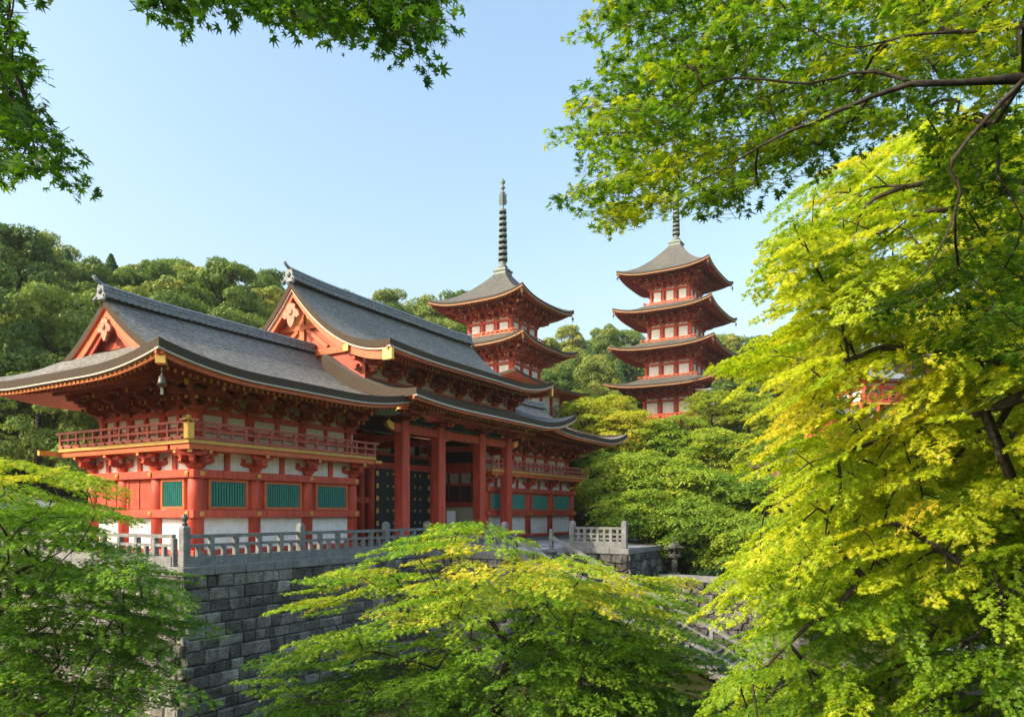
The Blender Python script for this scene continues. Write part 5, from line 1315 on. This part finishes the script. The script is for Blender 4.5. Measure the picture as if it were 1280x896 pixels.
FV = [broadleaf(71 + k, 11.5 + k % 2, 4.6 + .4*(k % 3), 46 + 4*k, .25, 14000) for k in range(5)]
FC = [cedar(81, 13, 4.4, 11000, .26), cedar(82, 11.5, 4.2, 10000, .26)]
rf_ = random.Random(9); made = []
def forest(px, Y, sc, kind, label, group):
    x = (px - 640)/F*Y; t = thing('cedar_tree' if kind == 'c' else 'broadleaf_tree', label, 'cedar' if kind == 'c' else 'tree', (x, Y, gz(x, Y)), rf_.uniform(0, 6.28), group)
    a, c = rf_.choice(FC if kind == 'c' else FV); link('trunk', a, t); link('crown', c, t); s_ = sc*rf_.uniform(.88, 1.12); t.scale = (s_, s_, s_*rf_.uniform(.9, 1.12))
    made.append((x, Y)); return t
def scatter(n, px0, px1, Y0, Y1, gap, test, label, group, cedar_p=.12, sc=1.0, clab=None, cgroup=None):
    k = 0; tries = 0
    while k < n and tries < n*60:
        tries += 1; px = rf_.uniform(px0, px1); Y = math.sqrt(rf_.uniform(Y0**2, Y1**2)); x = (px - 640)/F*Y
        if any((x - a)**2 + (Y - c)**2 < gap**2 for a, c in made): continue
        top = 641 - F*(gz(x, Y) + 12*sc)/Y
        if not test(px, Y, top): continue
        s2 = to_site((x, Y, 0))
        if -6 < s2[0] < 50 and s2[1] < 17: continue
        if clab and rf_.random() < cedar_p: forest(px, Y, sc, 'c', clab, cgroup)
        else: forest(px, Y, sc, 'b', label, group)
        k += 1
SKY = lambda p: np.interp(p, [-60, 0, 90, 150, 230, 300, 400, 440], [296, 292, 290, 312, 310, 318, 342, 350])
scatter(120, -60, 430, 56, 135, 5.6, lambda p, Y, t: t < (640 if p < 140 else 420) and t - 1.8*F/Y > SKY(p), 'dense broadleaf tree in the hillside forest left behind the gate', 'forest trees left behind the gate', .13, 1.0,
        'dark pointed cedar among the broadleaf trees of the left hillside', 'cedars in the left hillside forest')
scatter(26, 400, 600, 110, 170, 6, lambda p, Y, t: 362 < t - 12 and t < 430, 'broadleaf tree on the hill top showing between the main gate roof and the pagoda', 'hill trees between the main roof and the pagoda', 0)
scatter(60, 640, 1000, 140, 215, 7, lambda p, Y, t: t < 520 and t - 8 > np.interp(p, [640, 700, 750, 850, 900, 960], [420, 410, 398, 420, 405, 405]), 'distant broadleaf tree on the wooded hill behind the two pagodas', 'hill trees behind the pagodas', .1, 1.0, 'dark cedar on the wooded hill behind the two pagodas', 'cedars behind the pagodas')
scatter(40, 690, 1000, 98, 140, 6, lambda p, Y, t: t < 560 and abs((p - 842)) > 70, 'dark broadleaf tree between the two pagodas or beside the right one', 'dark trees around the pagodas', .1, .85, 'dark cedar standing beside the right pagoda', 'cedars beside the right pagoda')
scatter(24, 980, 1300, 100, 200, 8, lambda p, Y, t: True, 'broadleaf tree far behind the right maple', 'far trees behind the right maple', 0)
forest(180, 96, .95, 'c', 'dark pointed cedar rising highest above the left gate roof ridge', None)
# ------------------------------------------------------------------ thin summer haze round the whole place
hz = MB().box(-2600, 2600, -2600, 2600, -16, 112).build('haze', bpy.data.materials.new('haze_air'))
hm = hz.data.materials[0]; hm.use_nodes = True; hn = hm.node_tree.nodes
for n in list(hn):
    if n.type != 'OUTPUT_MATERIAL': hn.remove(n)
hv = hn.new('ShaderNodeVolumePrincipled'); hv.inputs['Color'].default_value = (0.93, 0.95, 1.0, 1); hv.inputs['Density'].default_value = 0.00016; hv.inputs['Anisotropy'].default_value = 0.2
hm.node_tree.links.new(hv.outputs[0], [n for n in hn if n.type == 'OUTPUT_MATERIAL'][0].inputs['Volume']); tag(hz, kind='stuff')
for o in bpy.data.objects:
    if 'label' in o and o.parent is None and not 4 <= len(o['label'].replace('-', ' ').split()) <= 16: print('LABELLEN', o['label'])
